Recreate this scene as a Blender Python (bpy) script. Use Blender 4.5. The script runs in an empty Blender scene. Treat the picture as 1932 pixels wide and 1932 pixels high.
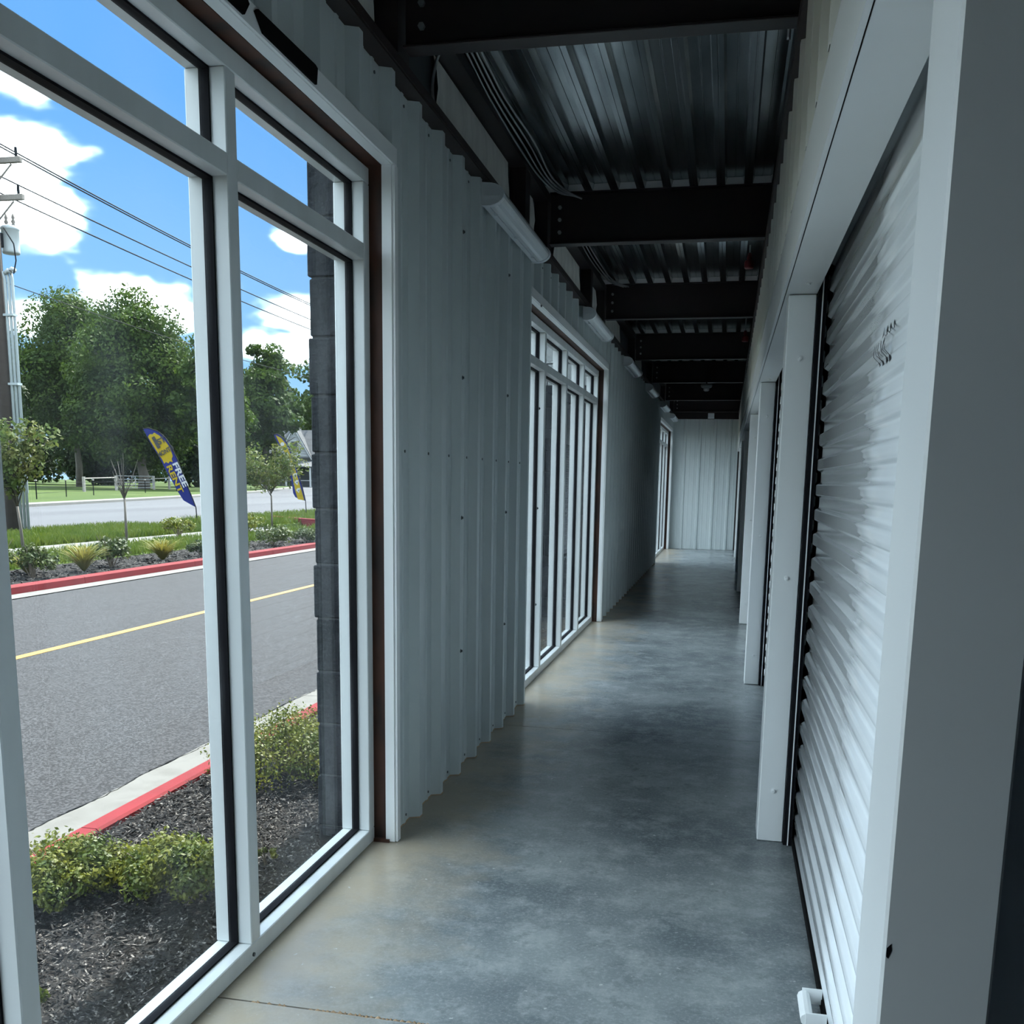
import bpy, math, random
import numpy as np
from mathutils import Vector, Matrix

sc = bpy.context.scene
col = sc.collection
rnd = random.Random(7)

# ------------------------------------------------------------------ camera
cd = bpy.data.cameras.new('camera')
cd.sensor_fit = 'HORIZONTAL'; cd.sensor_width = 36.0
cd.lens = 36.0 * 1879.77 / 1932.0
cd.shift_x = 0.0; cd.shift_y = (1232.65 - 966.0) / 1932.0
cd.clip_start = 0.05; cd.clip_end = 1500
cam = bpy.data.objects.new('camera', cd); col.objects.link(cam)
RX = Vector((0.97779893, 0.20900485, 0.01504056)); DN = Vector((0.05013299, -0.16363897, -0.98524564)); FW = Vector((-0.20345989, 0.96412616, -0.17048405))
cam.matrix_world = Matrix(((RX.x, -DN.x, -FW.x, 0.0), (RX.y, -DN.y, -FW.y, 0.0), (RX.z, -DN.z, -FW.z, 1.333), (0, 0, 0, 1)))
sc.camera = cam

# ------------------------------------------------------------------ sky
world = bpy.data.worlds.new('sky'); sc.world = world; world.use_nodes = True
SKY_STRENGTH = 1.0
SUN_DIR = (0.07, 0.60, 0.80)
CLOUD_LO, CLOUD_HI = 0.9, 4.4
def build_sky():
    nt = world.node_tree; N = nt.nodes; L = nt.links; N.clear()
    out = N.new('ShaderNodeOutputWorld'); bg = N.new('ShaderNodeBackground'); bg.inputs[1].default_value = SKY_STRENGTH
    tc = N.new('ShaderNodeTexCoord'); nrm = N.new('ShaderNodeVectorMath'); nrm.operation = 'NORMALIZE'
    L.new(tc.outputs['Generated'], nrm.inputs[0])
    sp = N.new('ShaderNodeSeparateXYZ'); L.new(nrm.outputs[0], sp.inputs[0])
    ramp = N.new('ShaderNodeValToRGB'); e = ramp.color_ramp.elements
    e[0].position = 0.0; e[0].color = (0.26, 0.40, 0.56, 1)
    e[1].position = 1.0; e[1].color = (0.064, 0.17, 0.40, 1)
    m = e.new(0.10); m.color = (0.165, 0.32, 0.52, 1)
    m = e.new(0.32); m.color = (0.082, 0.225, 0.485, 1)
    L.new(sp.outputs[2], ramp.inputs[0])
    # clouds: flattened fractal noise, with banks where the clouds stand
    mp = N.new('ShaderNodeMapping'); mp.inputs['Scale'].default_value = (1, 1, 1.9); L.new(nrm.outputs[0], mp.inputs[0])
    nz = N.new('ShaderNodeTexNoise'); nz.inputs['Scale'].default_value = 7.0; nz.inputs['Detail'].default_value = 4.0; nz.inputs['Roughness'].default_value = 0.58
    L.new(mp.outputs[0], nz.inputs['Vector'])
    big = N.new('ShaderNodeTexNoise'); big.inputs['Scale'].default_value = 2.3; big.inputs['Detail'].default_value = 0.0
    L.new(mp.outputs[0], big.inputs['Vector'])
    acc = None
    flat = N.new('ShaderNodeVectorMath'); flat.operation = 'MULTIPLY'; flat.inputs[1].default_value = (1, 1, 2.1); L.new(nrm.outputs[0], flat.inputs[0])
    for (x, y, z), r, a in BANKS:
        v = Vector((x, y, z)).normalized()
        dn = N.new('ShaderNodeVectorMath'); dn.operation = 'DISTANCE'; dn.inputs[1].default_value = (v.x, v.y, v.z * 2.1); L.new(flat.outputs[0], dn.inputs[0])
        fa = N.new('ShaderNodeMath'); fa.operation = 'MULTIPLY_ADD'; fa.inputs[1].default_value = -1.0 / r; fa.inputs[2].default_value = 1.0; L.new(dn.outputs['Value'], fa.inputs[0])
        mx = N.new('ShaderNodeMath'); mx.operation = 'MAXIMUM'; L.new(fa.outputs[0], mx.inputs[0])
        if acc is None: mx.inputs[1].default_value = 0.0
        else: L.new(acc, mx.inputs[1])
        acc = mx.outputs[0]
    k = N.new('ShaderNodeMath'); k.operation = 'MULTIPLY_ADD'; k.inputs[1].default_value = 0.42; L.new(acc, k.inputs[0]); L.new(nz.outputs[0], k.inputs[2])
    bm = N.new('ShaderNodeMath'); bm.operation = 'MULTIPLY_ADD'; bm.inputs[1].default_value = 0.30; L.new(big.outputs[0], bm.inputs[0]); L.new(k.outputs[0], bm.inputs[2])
    # unseen cloud cover added to light the corridor, none towards the street
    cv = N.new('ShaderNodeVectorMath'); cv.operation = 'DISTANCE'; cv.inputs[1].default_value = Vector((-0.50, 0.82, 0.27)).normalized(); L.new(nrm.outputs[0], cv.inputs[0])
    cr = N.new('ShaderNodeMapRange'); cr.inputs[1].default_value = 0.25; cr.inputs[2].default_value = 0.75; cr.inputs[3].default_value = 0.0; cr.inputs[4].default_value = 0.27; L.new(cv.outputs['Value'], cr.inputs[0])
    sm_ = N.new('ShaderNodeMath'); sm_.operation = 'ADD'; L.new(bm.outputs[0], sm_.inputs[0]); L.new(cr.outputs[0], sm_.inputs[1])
    ms = N.new('ShaderNodeMapRange'); ms.interpolation_type = 'SMOOTHSTEP'; ms.inputs[1].default_value = 0.755; ms.inputs[2].default_value = 0.98
    L.new(sm_.outputs[0], ms.inputs[0])
    mpw = N.new('ShaderNodeMath'); mpw.operation = 'POWER'; mpw.inputs[1].default_value = 2.2; L.new(ms.outputs[0], mpw.inputs[0])
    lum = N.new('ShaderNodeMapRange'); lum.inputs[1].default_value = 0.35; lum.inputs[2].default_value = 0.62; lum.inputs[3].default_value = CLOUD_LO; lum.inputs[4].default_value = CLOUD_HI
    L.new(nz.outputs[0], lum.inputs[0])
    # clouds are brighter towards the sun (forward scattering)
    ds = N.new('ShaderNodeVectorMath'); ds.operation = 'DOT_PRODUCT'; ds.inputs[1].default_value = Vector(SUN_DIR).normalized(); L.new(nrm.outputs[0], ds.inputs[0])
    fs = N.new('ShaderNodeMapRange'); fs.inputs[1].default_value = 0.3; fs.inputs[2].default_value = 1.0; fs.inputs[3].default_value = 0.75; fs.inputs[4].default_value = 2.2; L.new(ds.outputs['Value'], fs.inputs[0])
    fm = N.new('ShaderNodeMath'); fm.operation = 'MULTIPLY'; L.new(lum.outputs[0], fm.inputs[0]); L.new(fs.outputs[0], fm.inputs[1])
    cc = N.new('ShaderNodeVectorMath'); cc.operation = 'SCALE'; cc.inputs[0].default_value = (0.80, 0.92, 1.0); L.new(fm.outputs[0], cc.inputs['Scale'])
    mix = N.new('ShaderNodeMixRGB'); L.new(cc.outputs[0], mix.inputs[2])
    L.new(mpw.outputs[0], mix.inputs[0]); L.new(ramp.outputs[0], mix.inputs[1])
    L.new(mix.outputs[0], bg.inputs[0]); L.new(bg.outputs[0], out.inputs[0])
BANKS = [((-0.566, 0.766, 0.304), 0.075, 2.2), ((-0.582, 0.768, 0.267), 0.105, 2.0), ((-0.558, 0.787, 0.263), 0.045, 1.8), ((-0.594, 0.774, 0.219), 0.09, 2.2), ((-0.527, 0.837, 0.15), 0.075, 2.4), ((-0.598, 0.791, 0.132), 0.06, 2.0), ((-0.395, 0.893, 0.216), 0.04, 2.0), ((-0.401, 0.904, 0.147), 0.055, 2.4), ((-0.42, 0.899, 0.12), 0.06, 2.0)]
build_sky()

# ------------------------------------------------------------------ sun and exposure
sd = bpy.data.lights.new('sun', 'SUN'); sd.energy = 8.0; sd.angle = math.radians(0.6); sd.color = (1.0, 0.95, 0.87)
sun = bpy.data.objects.new('sun', sd); col.objects.link(sun)
sun.rotation_euler = Vector(SUN_DIR).to_track_quat('Z', 'Y').to_euler()
vs = sc.view_settings
vs.view_transform = 'Standard'; vs.look = 'None'; vs.gamma = 1.0; vs.use_curve_mapping = False
vs.exposure = 1.25
sc.cycles.use_denoising = True
world.cycles.sampling_method = 'MANUAL'; world.cycles.sample_map_resolution = 512
sc.cycles.use_light_tree = False
sc.cycles.max_bounces = 6; sc.cycles.diffuse_bounces = 4; sc.cycles.glossy_bounces = 3; sc.cycles.transparent_max_bounces = 12
sc.cycles.use_adaptive_sampling = True; sc.cycles.adaptive_threshold = 0.06
sc.cycles.caustics_reflective = False; sc.cycles.caustics_refractive = False

# ------------------------------------------------------------------ materials
def mat(name, c, rough=0.5, metal=0.0, c2=None, scale=8.0, detail=4.0, lo=0.4, hi=0.65, bump=0.0, bscale=None, spec=0.5, coat=0.0, stretch=None, trans=0.0):
    m = bpy.data.materials.new(name); m.use_nodes = True
    N = m.node_tree.nodes; L = m.node_tree.links; b = N['Principled BSDF']
    b.inputs['Base Color'].default_value = (*c, 1); b.inputs['Roughness'].default_value = rough; b.inputs['Metallic'].default_value = metal
    b.inputs['Specular IOR Level'].default_value = spec; b.inputs['Coat Weight'].default_value = coat; b.inputs['Coat Roughness'].default_value = 0.08
    vec = None
    if c2 is not None or bump:
        g = N.new('ShaderNodeNewGeometry'); vec = g.outputs['Position']
        if stretch:
            mp = N.new('ShaderNodeMapping'); mp.inputs['Scale'].default_value = stretch; L.new(vec, mp.inputs[0]); vec = mp.outputs[0]
    if c2 is not None:
        nz = N.new('ShaderNodeTexNoise'); nz.inputs['Scale'].default_value = scale; nz.inputs['Detail'].default_value = detail; L.new(vec, nz.inputs['Vector'])
        mr = N.new('ShaderNodeMapRange'); mr.inputs[1].default_value = lo; mr.inputs[2].default_value = hi; L.new(nz.outputs[0], mr.inputs[0])
        mx = N.new('ShaderNodeMixRGB'); mx.inputs[1].default_value = (*c, 1); mx.inputs[2].default_value = (*c2, 1); L.new(mr.outputs[0], mx.inputs[0])
        L.new(mx.outputs[0], b.inputs['Base Color'])
        if trans:
            tr = N.new('ShaderNodeBsdfTranslucent'); L.new(mx.outputs[0], tr.inputs[0])
            ms = N.new('ShaderNodeMixShader'); ms.inputs[0].default_value = trans
            L.new(b.outputs[0], ms.inputs[1]); L.new(tr.outputs[0], ms.inputs[2]); L.new(ms.outputs[0], N['Material Output'].inputs[0])
    if bump:
        n2 = N.new('ShaderNodeTexNoise'); n2.inputs['Scale'].default_value = bscale or scale * 4; n2.inputs['Detail'].default_value = 6; L.new(vec, n2.inputs['Vector'])
        bp = N.new('ShaderNodeBump'); bp.inputs['Strength'].default_value = bump; bp.inputs['Distance'].default_value = 0.01; L.new(n2.outputs[0], bp.inputs['Height']); L.new(bp.outputs[0], b.inputs['Normal'])
    return m

def glass_mat():
    m = bpy.data.materials.new('window glass'); m.use_nodes = True
    N = m.node_tree.nodes; L = m.node_tree.links; N.clear()
    o = N.new('ShaderNodeOutputMaterial'); t = N.new('ShaderNodeBsdfTransparent'); t.inputs[0].default_value = (0.965, 0.985, 0.98, 1)
    g = N.new('ShaderNodeBsdfGlossy'); g.inputs['Roughness'].default_value = 0.0
    gi = N.new('ShaderNodeNewGeometry'); dp = N.new('ShaderNodeVectorMath'); dp.operation = 'DOT_PRODUCT'; L.new(gi.outputs['Incoming'], dp.inputs[0]); L.new(gi.outputs['Normal'], dp.inputs[1])
    ab = N.new('ShaderNodeMath'); ab.operation = 'ABSOLUTE'; L.new(dp.outputs['Value'], ab.inputs[0])
    om = N.new('ShaderNodeMath'); om.operation = 'SUBTRACT'; om.inputs[0].default_value = 1.0; L.new(ab.outputs[0], om.inputs[1])
    pw = N.new('ShaderNodeMath'); pw.operation = 'POWER'; pw.inputs[1].default_value = 5.0; L.new(om.outputs[0], pw.inputs[0])
    fr = N.new('ShaderNodeMath'); fr.operation = 'MULTIPLY_ADD'; fr.inputs[1].default_value = 0.5; fr.inputs[2].default_value = 0.02; L.new(pw.outputs[0], fr.inputs[0])
    x = N.new('ShaderNodeMixShader'); L.new(fr.outputs[0], x.inputs[0]); L.new(t.outputs[0], x.inputs[1]); L.new(g.outputs[0], x.inputs[2])
    # thin film of dust on the pane
    d = N.new('ShaderNodeBsdfDiffuse'); d.inputs[0].default_value = (0.8, 0.85, 0.9, 1)
    tl = N.new('ShaderNodeBsdfTranslucent'); tl.inputs[0].default_value = (0.8, 0.85, 0.9, 1)
    ad = N.new('ShaderNodeMixShader'); ad.inputs[0].default_value = 0.5; L.new(d.outputs[0], ad.inputs[1]); L.new(tl.outputs[0], ad.inputs[2])
    ge = N.new('ShaderNodeNewGeometry'); nz = N.new('ShaderNodeTexNoise'); nz.inputs['Scale'].default_value = 3.0; nz.inputs['Detail'].default_value = 5; L.new(ge.outputs['Position'], nz.inputs['Vector'])
    mr = N.new('ShaderNodeMapRange'); mr.inputs[1].default_value = 0.4; mr.inputs[2].default_value = 0.75; mr.inputs[3].default_value = 0.0; mr.inputs[4].default_value = 0.025; L.new(nz.outputs[0], mr.inputs[0])
    y = N.new('ShaderNodeMixShader'); L.new(mr.outputs[0], y.inputs[0]); L.new(x.outputs[0], y.inputs[1]); L.new(ad.outputs[0], y.inputs[2])
    L.new(y.outputs[0], o.inputs[0]); return m

def concrete_floor():
    m = bpy.data.materials.new('sealed concrete'); m.use_nodes = True
    N = m.node_tree.nodes; L = m.node_tree.links; b = N['Principled BSDF']
    ge = N.new('ShaderNodeNewGeometry'); P = ge.outputs['Position']
    def noise(s, d, r=0.55):
        n = N.new('ShaderNodeTexNoise'); n.inputs['Scale'].default_value = s; n.inputs['Detail'].default_value = d; n.inputs['Roughness'].default_value = r; L.new(P, n.inputs['Vector']); return n.outputs[0]
    def rng(v, a, c, lo=0.0, hi=1.0):
        r = N.new('ShaderNodeMapRange'); r.inputs[1].default_value = a; r.inputs[2].default_value = c; r.inputs[3].default_value = lo; r.inputs[4].default_value = hi; L.new(v, r.inputs[0]); return r.outputs[0]
    def mix(f, a, c):
        x = N.new('ShaderNodeMixRGB'); L.new(f, x.inputs[0])
        for i, v in ((1, a), (2, c)):
            if isinstance(v, tuple): x.inputs[i].default_value = (*v, 1)
            else: L.new(v, x.inputs[i])
        return x.outputs[0]
    c = mix(rng(noise(1.5, 5, 0.6), 0.38, 0.62), (0.125, 0.148, 0.158), (0.265, 0.29, 0.295))
    c = mix(rng(noise(7, 9, 0.75), 0.47, 0.66, 0, 0.65), c, (0.37, 0.39, 0.39))
    c = mix(rng(noise(12, 9, 0.75), 0.50, 0.66, 0, 0.60), c, (0.095, 0.113, 0.122))
    c = mix(rng(noise(85, 5, 0.75), 0.50, 0.66, 0, 0.35), c, (0.44, 0.46, 0.46))
    # buff cement stain along the window side, with its own ragged edge
    sx = N.new('ShaderNodeSeparateXYZ'); L.new(P, sx.inputs[0])
    ma = N.new('ShaderNodeMath'); ma.operation = 'MULTIPLY_ADD'; ma.inputs[1].default_value = -0.9; L.new(noise(3.4, 6, 0.6), ma.inputs[0]); L.new(sx.outputs[0], ma.inputs[2])
    c = mix(rng(ma.outputs[0], -1.60, -1.16, 0.85, 0.0), c, (0.40, 0.335, 0.245))
    c = mix(rng(noise(40, 3), 0.68, 0.74, 0, 0.5), c, (0.62, 0.62, 0.6))
    L.new(c, b.inputs['Base Color'])
    b.inputs['Roughness'].default_value = 0.27
    return m

M = dict(
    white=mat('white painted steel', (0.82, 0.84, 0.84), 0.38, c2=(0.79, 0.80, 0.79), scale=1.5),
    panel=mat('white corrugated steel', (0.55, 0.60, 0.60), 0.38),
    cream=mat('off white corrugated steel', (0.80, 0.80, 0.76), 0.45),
    alu=mat('white window frame', (0.64, 0.67, 0.67), 0.35, c2=(0.58, 0.605, 0.60), scale=9, stretch=(1, 1, 0.15)),
    door=mat('glossy white curtain', (0.82, 0.85, 0.87), 0.12, coat=0.4),
    gasket=mat('black rubber', (0.005, 0.005, 0.007), 0.8, spec=0.15),
    rust=mat('red oxide steel', (0.070, 0.022, 0.009), 0.6, c2=(0.024, 0.010, 0.006), scale=14, stretch=(1, 1, 0.3)),
    steel=mat('dark primed steel', (0.020, 0.012, 0.013), 0.5, c2=(0.014, 0.011, 0.012), scale=5),
    galv=mat('galvanised deck', (0.46, 0.50, 0.52), 0.19, 1.0, c2=(0.24, 0.28, 0.30), scale=3.2, detail=7, stretch=(2.2, 0.5, 1)),
    foam=mat('foam closure', (0.92, 0.92, 0.92), 0.8),
    insul=mat('insulation facing', (0.82, 0.82, 0.77), 0.6, c2=(0.68, 0.68, 0.64), scale=4, bump=0.5, bscale=9, stretch=(1, 2.5, 0.6)),
    blackrub=mat('black strip', (0.004, 0.004, 0.004), 0.9, spec=0.1),
    brown=mat('dark brown steel', (0.022, 0.013, 0.012), 0.6),
    lens=mat('light lens', (0.66, 0.70, 0.72), 0.25),
    lbody=mat('light housing', (0.62, 0.65, 0.67), 0.45),
    cable=mat('armoured cable', (0.45, 0.46, 0.47), 0.35, 0.8),
    screw=mat('painted screw', (0.10, 0.115, 0.12), 0.4, 0.3),
    dark=mat('dark cavity', (0.02, 0.02, 0.022), 0.9),
    red=mat('red device', (0.14, 0.008, 0.010), 0.4),
    greypost=mat('grey recess', (0.5, 0.52, 0.56), 0.6),
    foamtan=mat('tan joint foam', (0.50, 0.34, 0.20), 0.9, c2=(0.4, 0.28, 0.18), scale=60),
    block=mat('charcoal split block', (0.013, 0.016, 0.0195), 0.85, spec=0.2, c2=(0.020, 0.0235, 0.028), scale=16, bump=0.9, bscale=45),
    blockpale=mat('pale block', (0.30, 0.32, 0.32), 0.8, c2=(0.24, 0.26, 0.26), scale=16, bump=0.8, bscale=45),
    mortar=mat('mortar', (0.05, 0.056, 0.062), 0.9),
    stucco=mat('exterior wall', (0.08, 0.09, 0.10), 0.8),
    mulch=mat('dark mulch bed', (0.010, 0.0095, 0.0095), 0.95, spec=0.1, c2=(0.022, 0.020, 0.019), scale=60, bump=1.0, bscale=90),
    chip=mat('wood chips', (0.010, 0.0095, 0.0095), 0.85, spec=0.15, c2=(0.20, 0.185, 0.17), scale=55, detail=2, lo=0.55, hi=0.72),
    asphalt=mat('asphalt', (0.013, 0.0133, 0.0148), 0.9, spec=0.2, c2=(0.040, 0.0405, 0.044), lo=0.46, hi=0.58, scale=75, detail=2, bump=0.5, bscale=300),
    street=mat('street concrete', (0.058, 0.060, 0.066), 0.9, spec=0.2, c2=(0.045, 0.046, 0.052), scale=0.25, stretch=(1, 0.05, 1)),
    gutter=mat('pale concrete', (0.088, 0.086, 0.080), 0.9, c2=(0.070, 0.068, 0.062), scale=7),
    kerbred=mat('red kerb paint', (0.125, 0.0045, 0.008), 0.8, spec=0.2, c2=(0.105, 0.004, 0.007), scale=6),
    yellow=mat('yellow road paint', (0.16, 0.088, 0.010), 0.8),
    grass=mat('grass ground', (0.038, 0.066, 0.009), 0.9, c2=(0.060, 0.082, 0.016), spec=0.1, scale=1.3),
    blade=mat('grass blades', (0.044, 0.074, 0.008), 0.7, c2=(0.078, 0.102, 0.016), spec=0.15, scale=2, trans=0.3),
    lawn=mat('lawn', (0.026, 0.044, 0.007), 0.9, c2=(0.036, 0.054, 0.010), spec=0.1, scale=0.15),
    leafA=mat('tree leaves', (0.020, 0.040, 0.005), 0.6, spec=0.12, c2=(0.048, 0.078, 0.010), scale=0.55, trans=0.35),
    leafB=mat('dark tree leaves', (0.010, 0.022, 0.004), 0.6, spec=0.12, c2=(0.022, 0.040, 0.007), scale=0.5, trans=0.3),
    leafS=mat('sapling leaves', (0.050, 0.078, 0.014), 0.6, spec=0.15, c2=(0.095, 0.098, 0.026), scale=4, trans=0.35),
    shrub=mat('shrub leaves', (0.045, 0.068, 0.008), 0.5, spec=0.2, c2=(0.140, 0.145, 0.018), scale=9, trans=0.3),
    shrubD=mat('dark shrub leaves', (0.026, 0.044, 0.010), 0.55, spec=0.2, c2=(0.058, 0.072, 0.018), scale=6, trans=0.3),
    strawleaf=mat('yellow grass leaves', (0.155, 0.135, 0.028), 0.6, spec=0.15, c2=(0.10, 0.115, 0.020), scale=4, trans=0.3),
    twig=mat('twigs', (0.11, 0.085, 0.06), 0.8),
    bark=mat('bark', (0.055, 0.047, 0.038), 0.9, c2=(0.095, 0.082, 0.07), scale=3, stretch=(3, 3, 0.5)),
    pole=mat('utility pole wood', (0.030, 0.022, 0.018), 0.9),
    arm=mat('weathered arm', (0.15, 0.13, 0.115), 0.9),
    pvc=mat('pale conduit', (0.22, 0.25, 0.26), 0.5),
    xfmr=mat('transformer paint', (0.26, 0.28, 0.29), 0.5),
    wire=mat('wire', (0.002, 0.003, 0.005), 0.8, spec=0.1),
    navy=mat('blue flag cloth', (0.008, 0.013, 0.105), 0.8, spec=0.2),
    sun=mat('yellow flag cloth', (0.25, 0.18, 0.005), 0.8, spec=0.2),
    ink=mat('black print', (0.012, 0.012, 0.016), 0.7),
    paint=mat('white print', (0.30, 0.31, 0.32), 0.7),
    roof=mat('grey shingles', (0.036, 0.038, 0.043), 0.9, c2=(0.05, 0.052, 0.057), scale=2),
    siding=mat('pale siding', (0.20, 0.21, 0.22), 0.8),
    shade=mat('porch dark', (0.03, 0.035, 0.04), 0.8),
    fencewood=mat('pale fence wood', (0.20, 0.185, 0.165), 0.9),
    fencesteel=mat('gate steel', (0.17, 0.18, 0.19), 0.5, 0.3),
)
M['glass'] = glass_mat(); M['floor'] = concrete_floor()

# ------------------------------------------------------------------ mesh helpers
class MB:
    def __init__(s): s.v = []; s.f = []
    def add(s, v, f):
        o = len(s.v); s.v += [tuple(map(float, p)) for p in v]; s.f += [tuple(i + o for i in q) for q in f]; return s
    def box(s, x0, x1, y0, y1, z0, z1):
        return s.add([(x0, y0, z0), (x1, y0, z0), (x1, y1, z0), (x0, y1, z0), (x0, y0, z1), (x1, y0, z1), (x1, y1, z1), (x0, y1, z1)],
                     [(0, 3, 2, 1), (4, 5, 6, 7), (0, 1, 5, 4), (1, 2, 6, 5), (2, 3, 7, 6), (3, 0, 4, 7)])
    def bbox(s, x0, x1, y0, y1, z0, z1, c=0.003):
        # box with chamfered long edges (chamfer on all edges through an inset shell)
        xs = (x0, x1); ys = (y0, y1); zs = (z0, z1); v = []
        idx = {}
        for i in (0, 1):
            for j in (0, 1):
                for k in (0, 1):
                    sx = c if i == 0 else -c; sy = c if j == 0 else -c; sz = c if k == 0 else -c
                    idx[i, j, k] = len(v)
                    v += [(xs[i], ys[j] + sy, zs[k] + sz), (xs[i] + sx, ys[j], zs[k] + sz), (xs[i] + sx, ys[j] + sy, zs[k])]
        f = []
        for i in (0, 1):
            q = [idx[i, a, b] for a, b in ((0, 0), (1, 0), (1, 1), (0, 1))]; f.append(tuple(q if i else q[::-1]))
            q = [idx[a, i, b] + 1 for a, b in ((0, 0), (1, 0), (1, 1), (0, 1))]; f.append(tuple(q[::-1] if i else q))
            q = [idx[a, b, i] + 2 for a, b in ((0, 0), (1, 0), (1, 1), (0, 1))]; f.append(tuple(q if i else q[::-1]))
            for j in (0, 1):
                f.append((idx[i, j, 0], idx[i, j, 1], idx[i, j, 1] + 1, idx[i, j, 0] + 1))
                f.append((idx[i, 0, j], idx[i, 1, j], idx[i, 1, j] + 2, idx[i, 0, j] + 2))
                f.append((idx[0, i, j] + 1, idx[1, i, j] + 1, idx[1, i, j] + 2, idx[0, i, j] + 2))
                for k in (0, 1): f.append((idx[i, j, k], idx[i, j, k] + 1, idx[i, j, k] + 2))
        return s.add(v, f)
    def prism(s, poly, a, b, fn):
        # 2-D polygon (p, q) swept from a to b; fn(p, q, t) -> point
        n = len(poly)
        v = [fn(p, q, a) for p, q in poly] + [fn(p, q, b) for p, q in poly]
        f = [(i, (i + 1) % n, n + (i + 1) % n, n + i) for i in range(n)] + [tuple(range(n))[::-1], tuple(range(n, 2 * n))]
        return s.add(v, f)
    def strip(s, pts, a, b, fn, th=0.0012):
        # open profile swept from a to b with a thin sheet thickness; pts are (u, d)
        n = len(pts); v = []
        for t in (a, b):
            for k in (0, 1):
                v += [fn(u, d - k * th, t) for u, d in pts]
        f = []
        for i in range(n - 1):
            f.append((i, i + 1, 2 * n + i + 1, 2 * n + i)); f.append((n + i + 1, n + i, 3 * n + i, 3 * n + i + 1))
            f.append((i, n + i, n + i + 1, i + 1)); f.append((2 * n + i, 2 * n + i + 1, 3 * n + i + 1, 3 * n + i))
        f += [(0, 2 * n, 3 * n, n), (n - 1, 2 * n - 1, 4 * n - 1, 3 * n - 1)]
        return s.add(v, f)
    def tube(s, pts, r, n=8, caps=True):
        pts = [Vector(p) for p in pts]; rs = r if isinstance(r, (list, tuple)) else [r] * len(pts)
        v = []; f = []; up = None
        for i, p in enumerate(pts):
            t = (pts[min(i + 1, len(pts) - 1)] - pts[max(i - 1, 0)]).normalized()
            if up is None: up = Vector((0, 0, 1)) if abs(t.z) < 0.9 else Vector((1, 0, 0))
            a = t.cross(up).normalized(); up = a.cross(t).normalized()
            for k in range(n):
                w = 2 * math.pi * k / n; v.append(p + (a * math.cos(w) + up * math.sin(w)) * rs[i])
        for i in range(len(pts) - 1):
            for k in range(n): f.append((i * n + k, i * n + (k + 1) % n, (i + 1) * n + (k + 1) % n, (i + 1) * n + k))
        if caps: f += [tuple(range(n))[::-1], tuple(range((len(pts) - 1) * n, len(pts) * n))]
        return s.add(v, f)
    def lathe(s, prof, c, n=16):
        v = []; f = []
        for r, z in prof:
            for k in range(n):
                w = 2 * math.pi * k / n; v.append((c[0] + r * math.cos(w), c[1] + r * math.sin(w), c[2] + z))
        for i in range(len(prof) - 1):
            for k in range(n): f.append((i * n + k, i * n + (k + 1) % n, (i + 1) * n + (k + 1) % n, (i + 1) * n + k))
        f += [tuple(range(n))[::-1], tuple(range((len(prof) - 1) * n, len(prof) * n))]
        return s.add(v, f)
    def build(s, name, m, parent=None, at=None, smooth=False, **tags):
        root = Vector((0, 0, 0)); p = parent
        while p is not None: root += Vector(p.location); p = p.parent
        if at is None:
            at = Vector((0, 0, 0)) if parent is not None else Vector([(min(a) + max(a)) / 2 for a in zip(*s.v)])
            if parent is None: at.z = min(q[2] for q in s.v)
        else: at = Vector(at) - root
        o_ = root + at
        me = bpy.data.meshes.new(name); me.from_pydata([(a - o_.x, b - o_.y, c - o_.z) for a, b, c in s.v], [], s.f)
        me.materials.append(M[m] if isinstance(m, str) else m)
        if smooth: me.polygons.foreach_set('use_smooth', [True] * len(me.polygons))
        me.update()
        o = bpy.data.objects.new(name, me); col.objects.link(o); o.location = at
        if parent is not None: o.parent = parent
        for k, t in tags.items(): o[k] = t
        return o

def empty(name, loc, **tags):
    o = bpy.data.objects.new(name, None); o.location = loc; o.empty_display_size = 0.1; col.objects.link(o)
    for k, t in tags.items(): o[k] = t
    return o
def inst(src, parent, loc, name=None):
    # another piece that shares the mesh of src; loc in world space
    o = src.copy(); col.objects.link(o); o.parent = parent
    root = Vector((0, 0, 0)); p = parent
    while p is not None: root += Vector(p.location); p = p.parent
    o.location = Vector(loc) - root
    return o
S = 'structure'
def quads(name, P, m, parent=None, at=None, **tags):
    """P: array (n,4,3) of quads in world space -> one mesh"""
    P = np.asarray(P, dtype=np.float32); n = len(P)
    o_ = np.array(at if at is not None else (0, 0, 0), dtype=np.float32)
    me = bpy.data.meshes.new(name)
    me.vertices.add(4 * n); me.vertices.foreach_set('co', (P.reshape(-1, 3) - o_).ravel())
    me.loops.add(4 * n); me.loops.foreach_set('vertex_index', np.arange(4 * n, dtype=np.int32))
    me.polygons.add(n); me.polygons.foreach_set('loop_start', np.arange(0, 4 * n, 4, dtype=np.int32))
    me.update(calc_edges=True); me.validate()
    me.materials.append(M[m] if isinstance(m, str) else m)
    o = bpy.data.objects.new(name, me); col.objects.link(o)
    if parent is not None: o.parent = parent
    else: o.location = o_.tolist()
    for k, t in tags.items(): o[k] = t
    return o

# ================================================================== FLOOR
Y0, Y1 = -2.60, 21.00            # corridor ends
XL, XR = -1.35, 3.95             # floor extents
floor = empty('floor', (0, 9, 0), kind=S, label='sealed grey concrete corridor floor with saw-cut joints', category='floor')
joints = [Y0, -0.86, 2.19, 5.25, 8.30, 11.35, 14.40, 17.45, Y1]
for a, b in zip(joints, joints[1:]):
    MB().box(XL, XR, a + 0.003, b - 0.003, -0.20, 0.0).build('slab', 'floor', floor)
MB().box(XL, XR, Y0, Y1, -0.30, -0.006).build('joint_bed', 'dark', floor)
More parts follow.
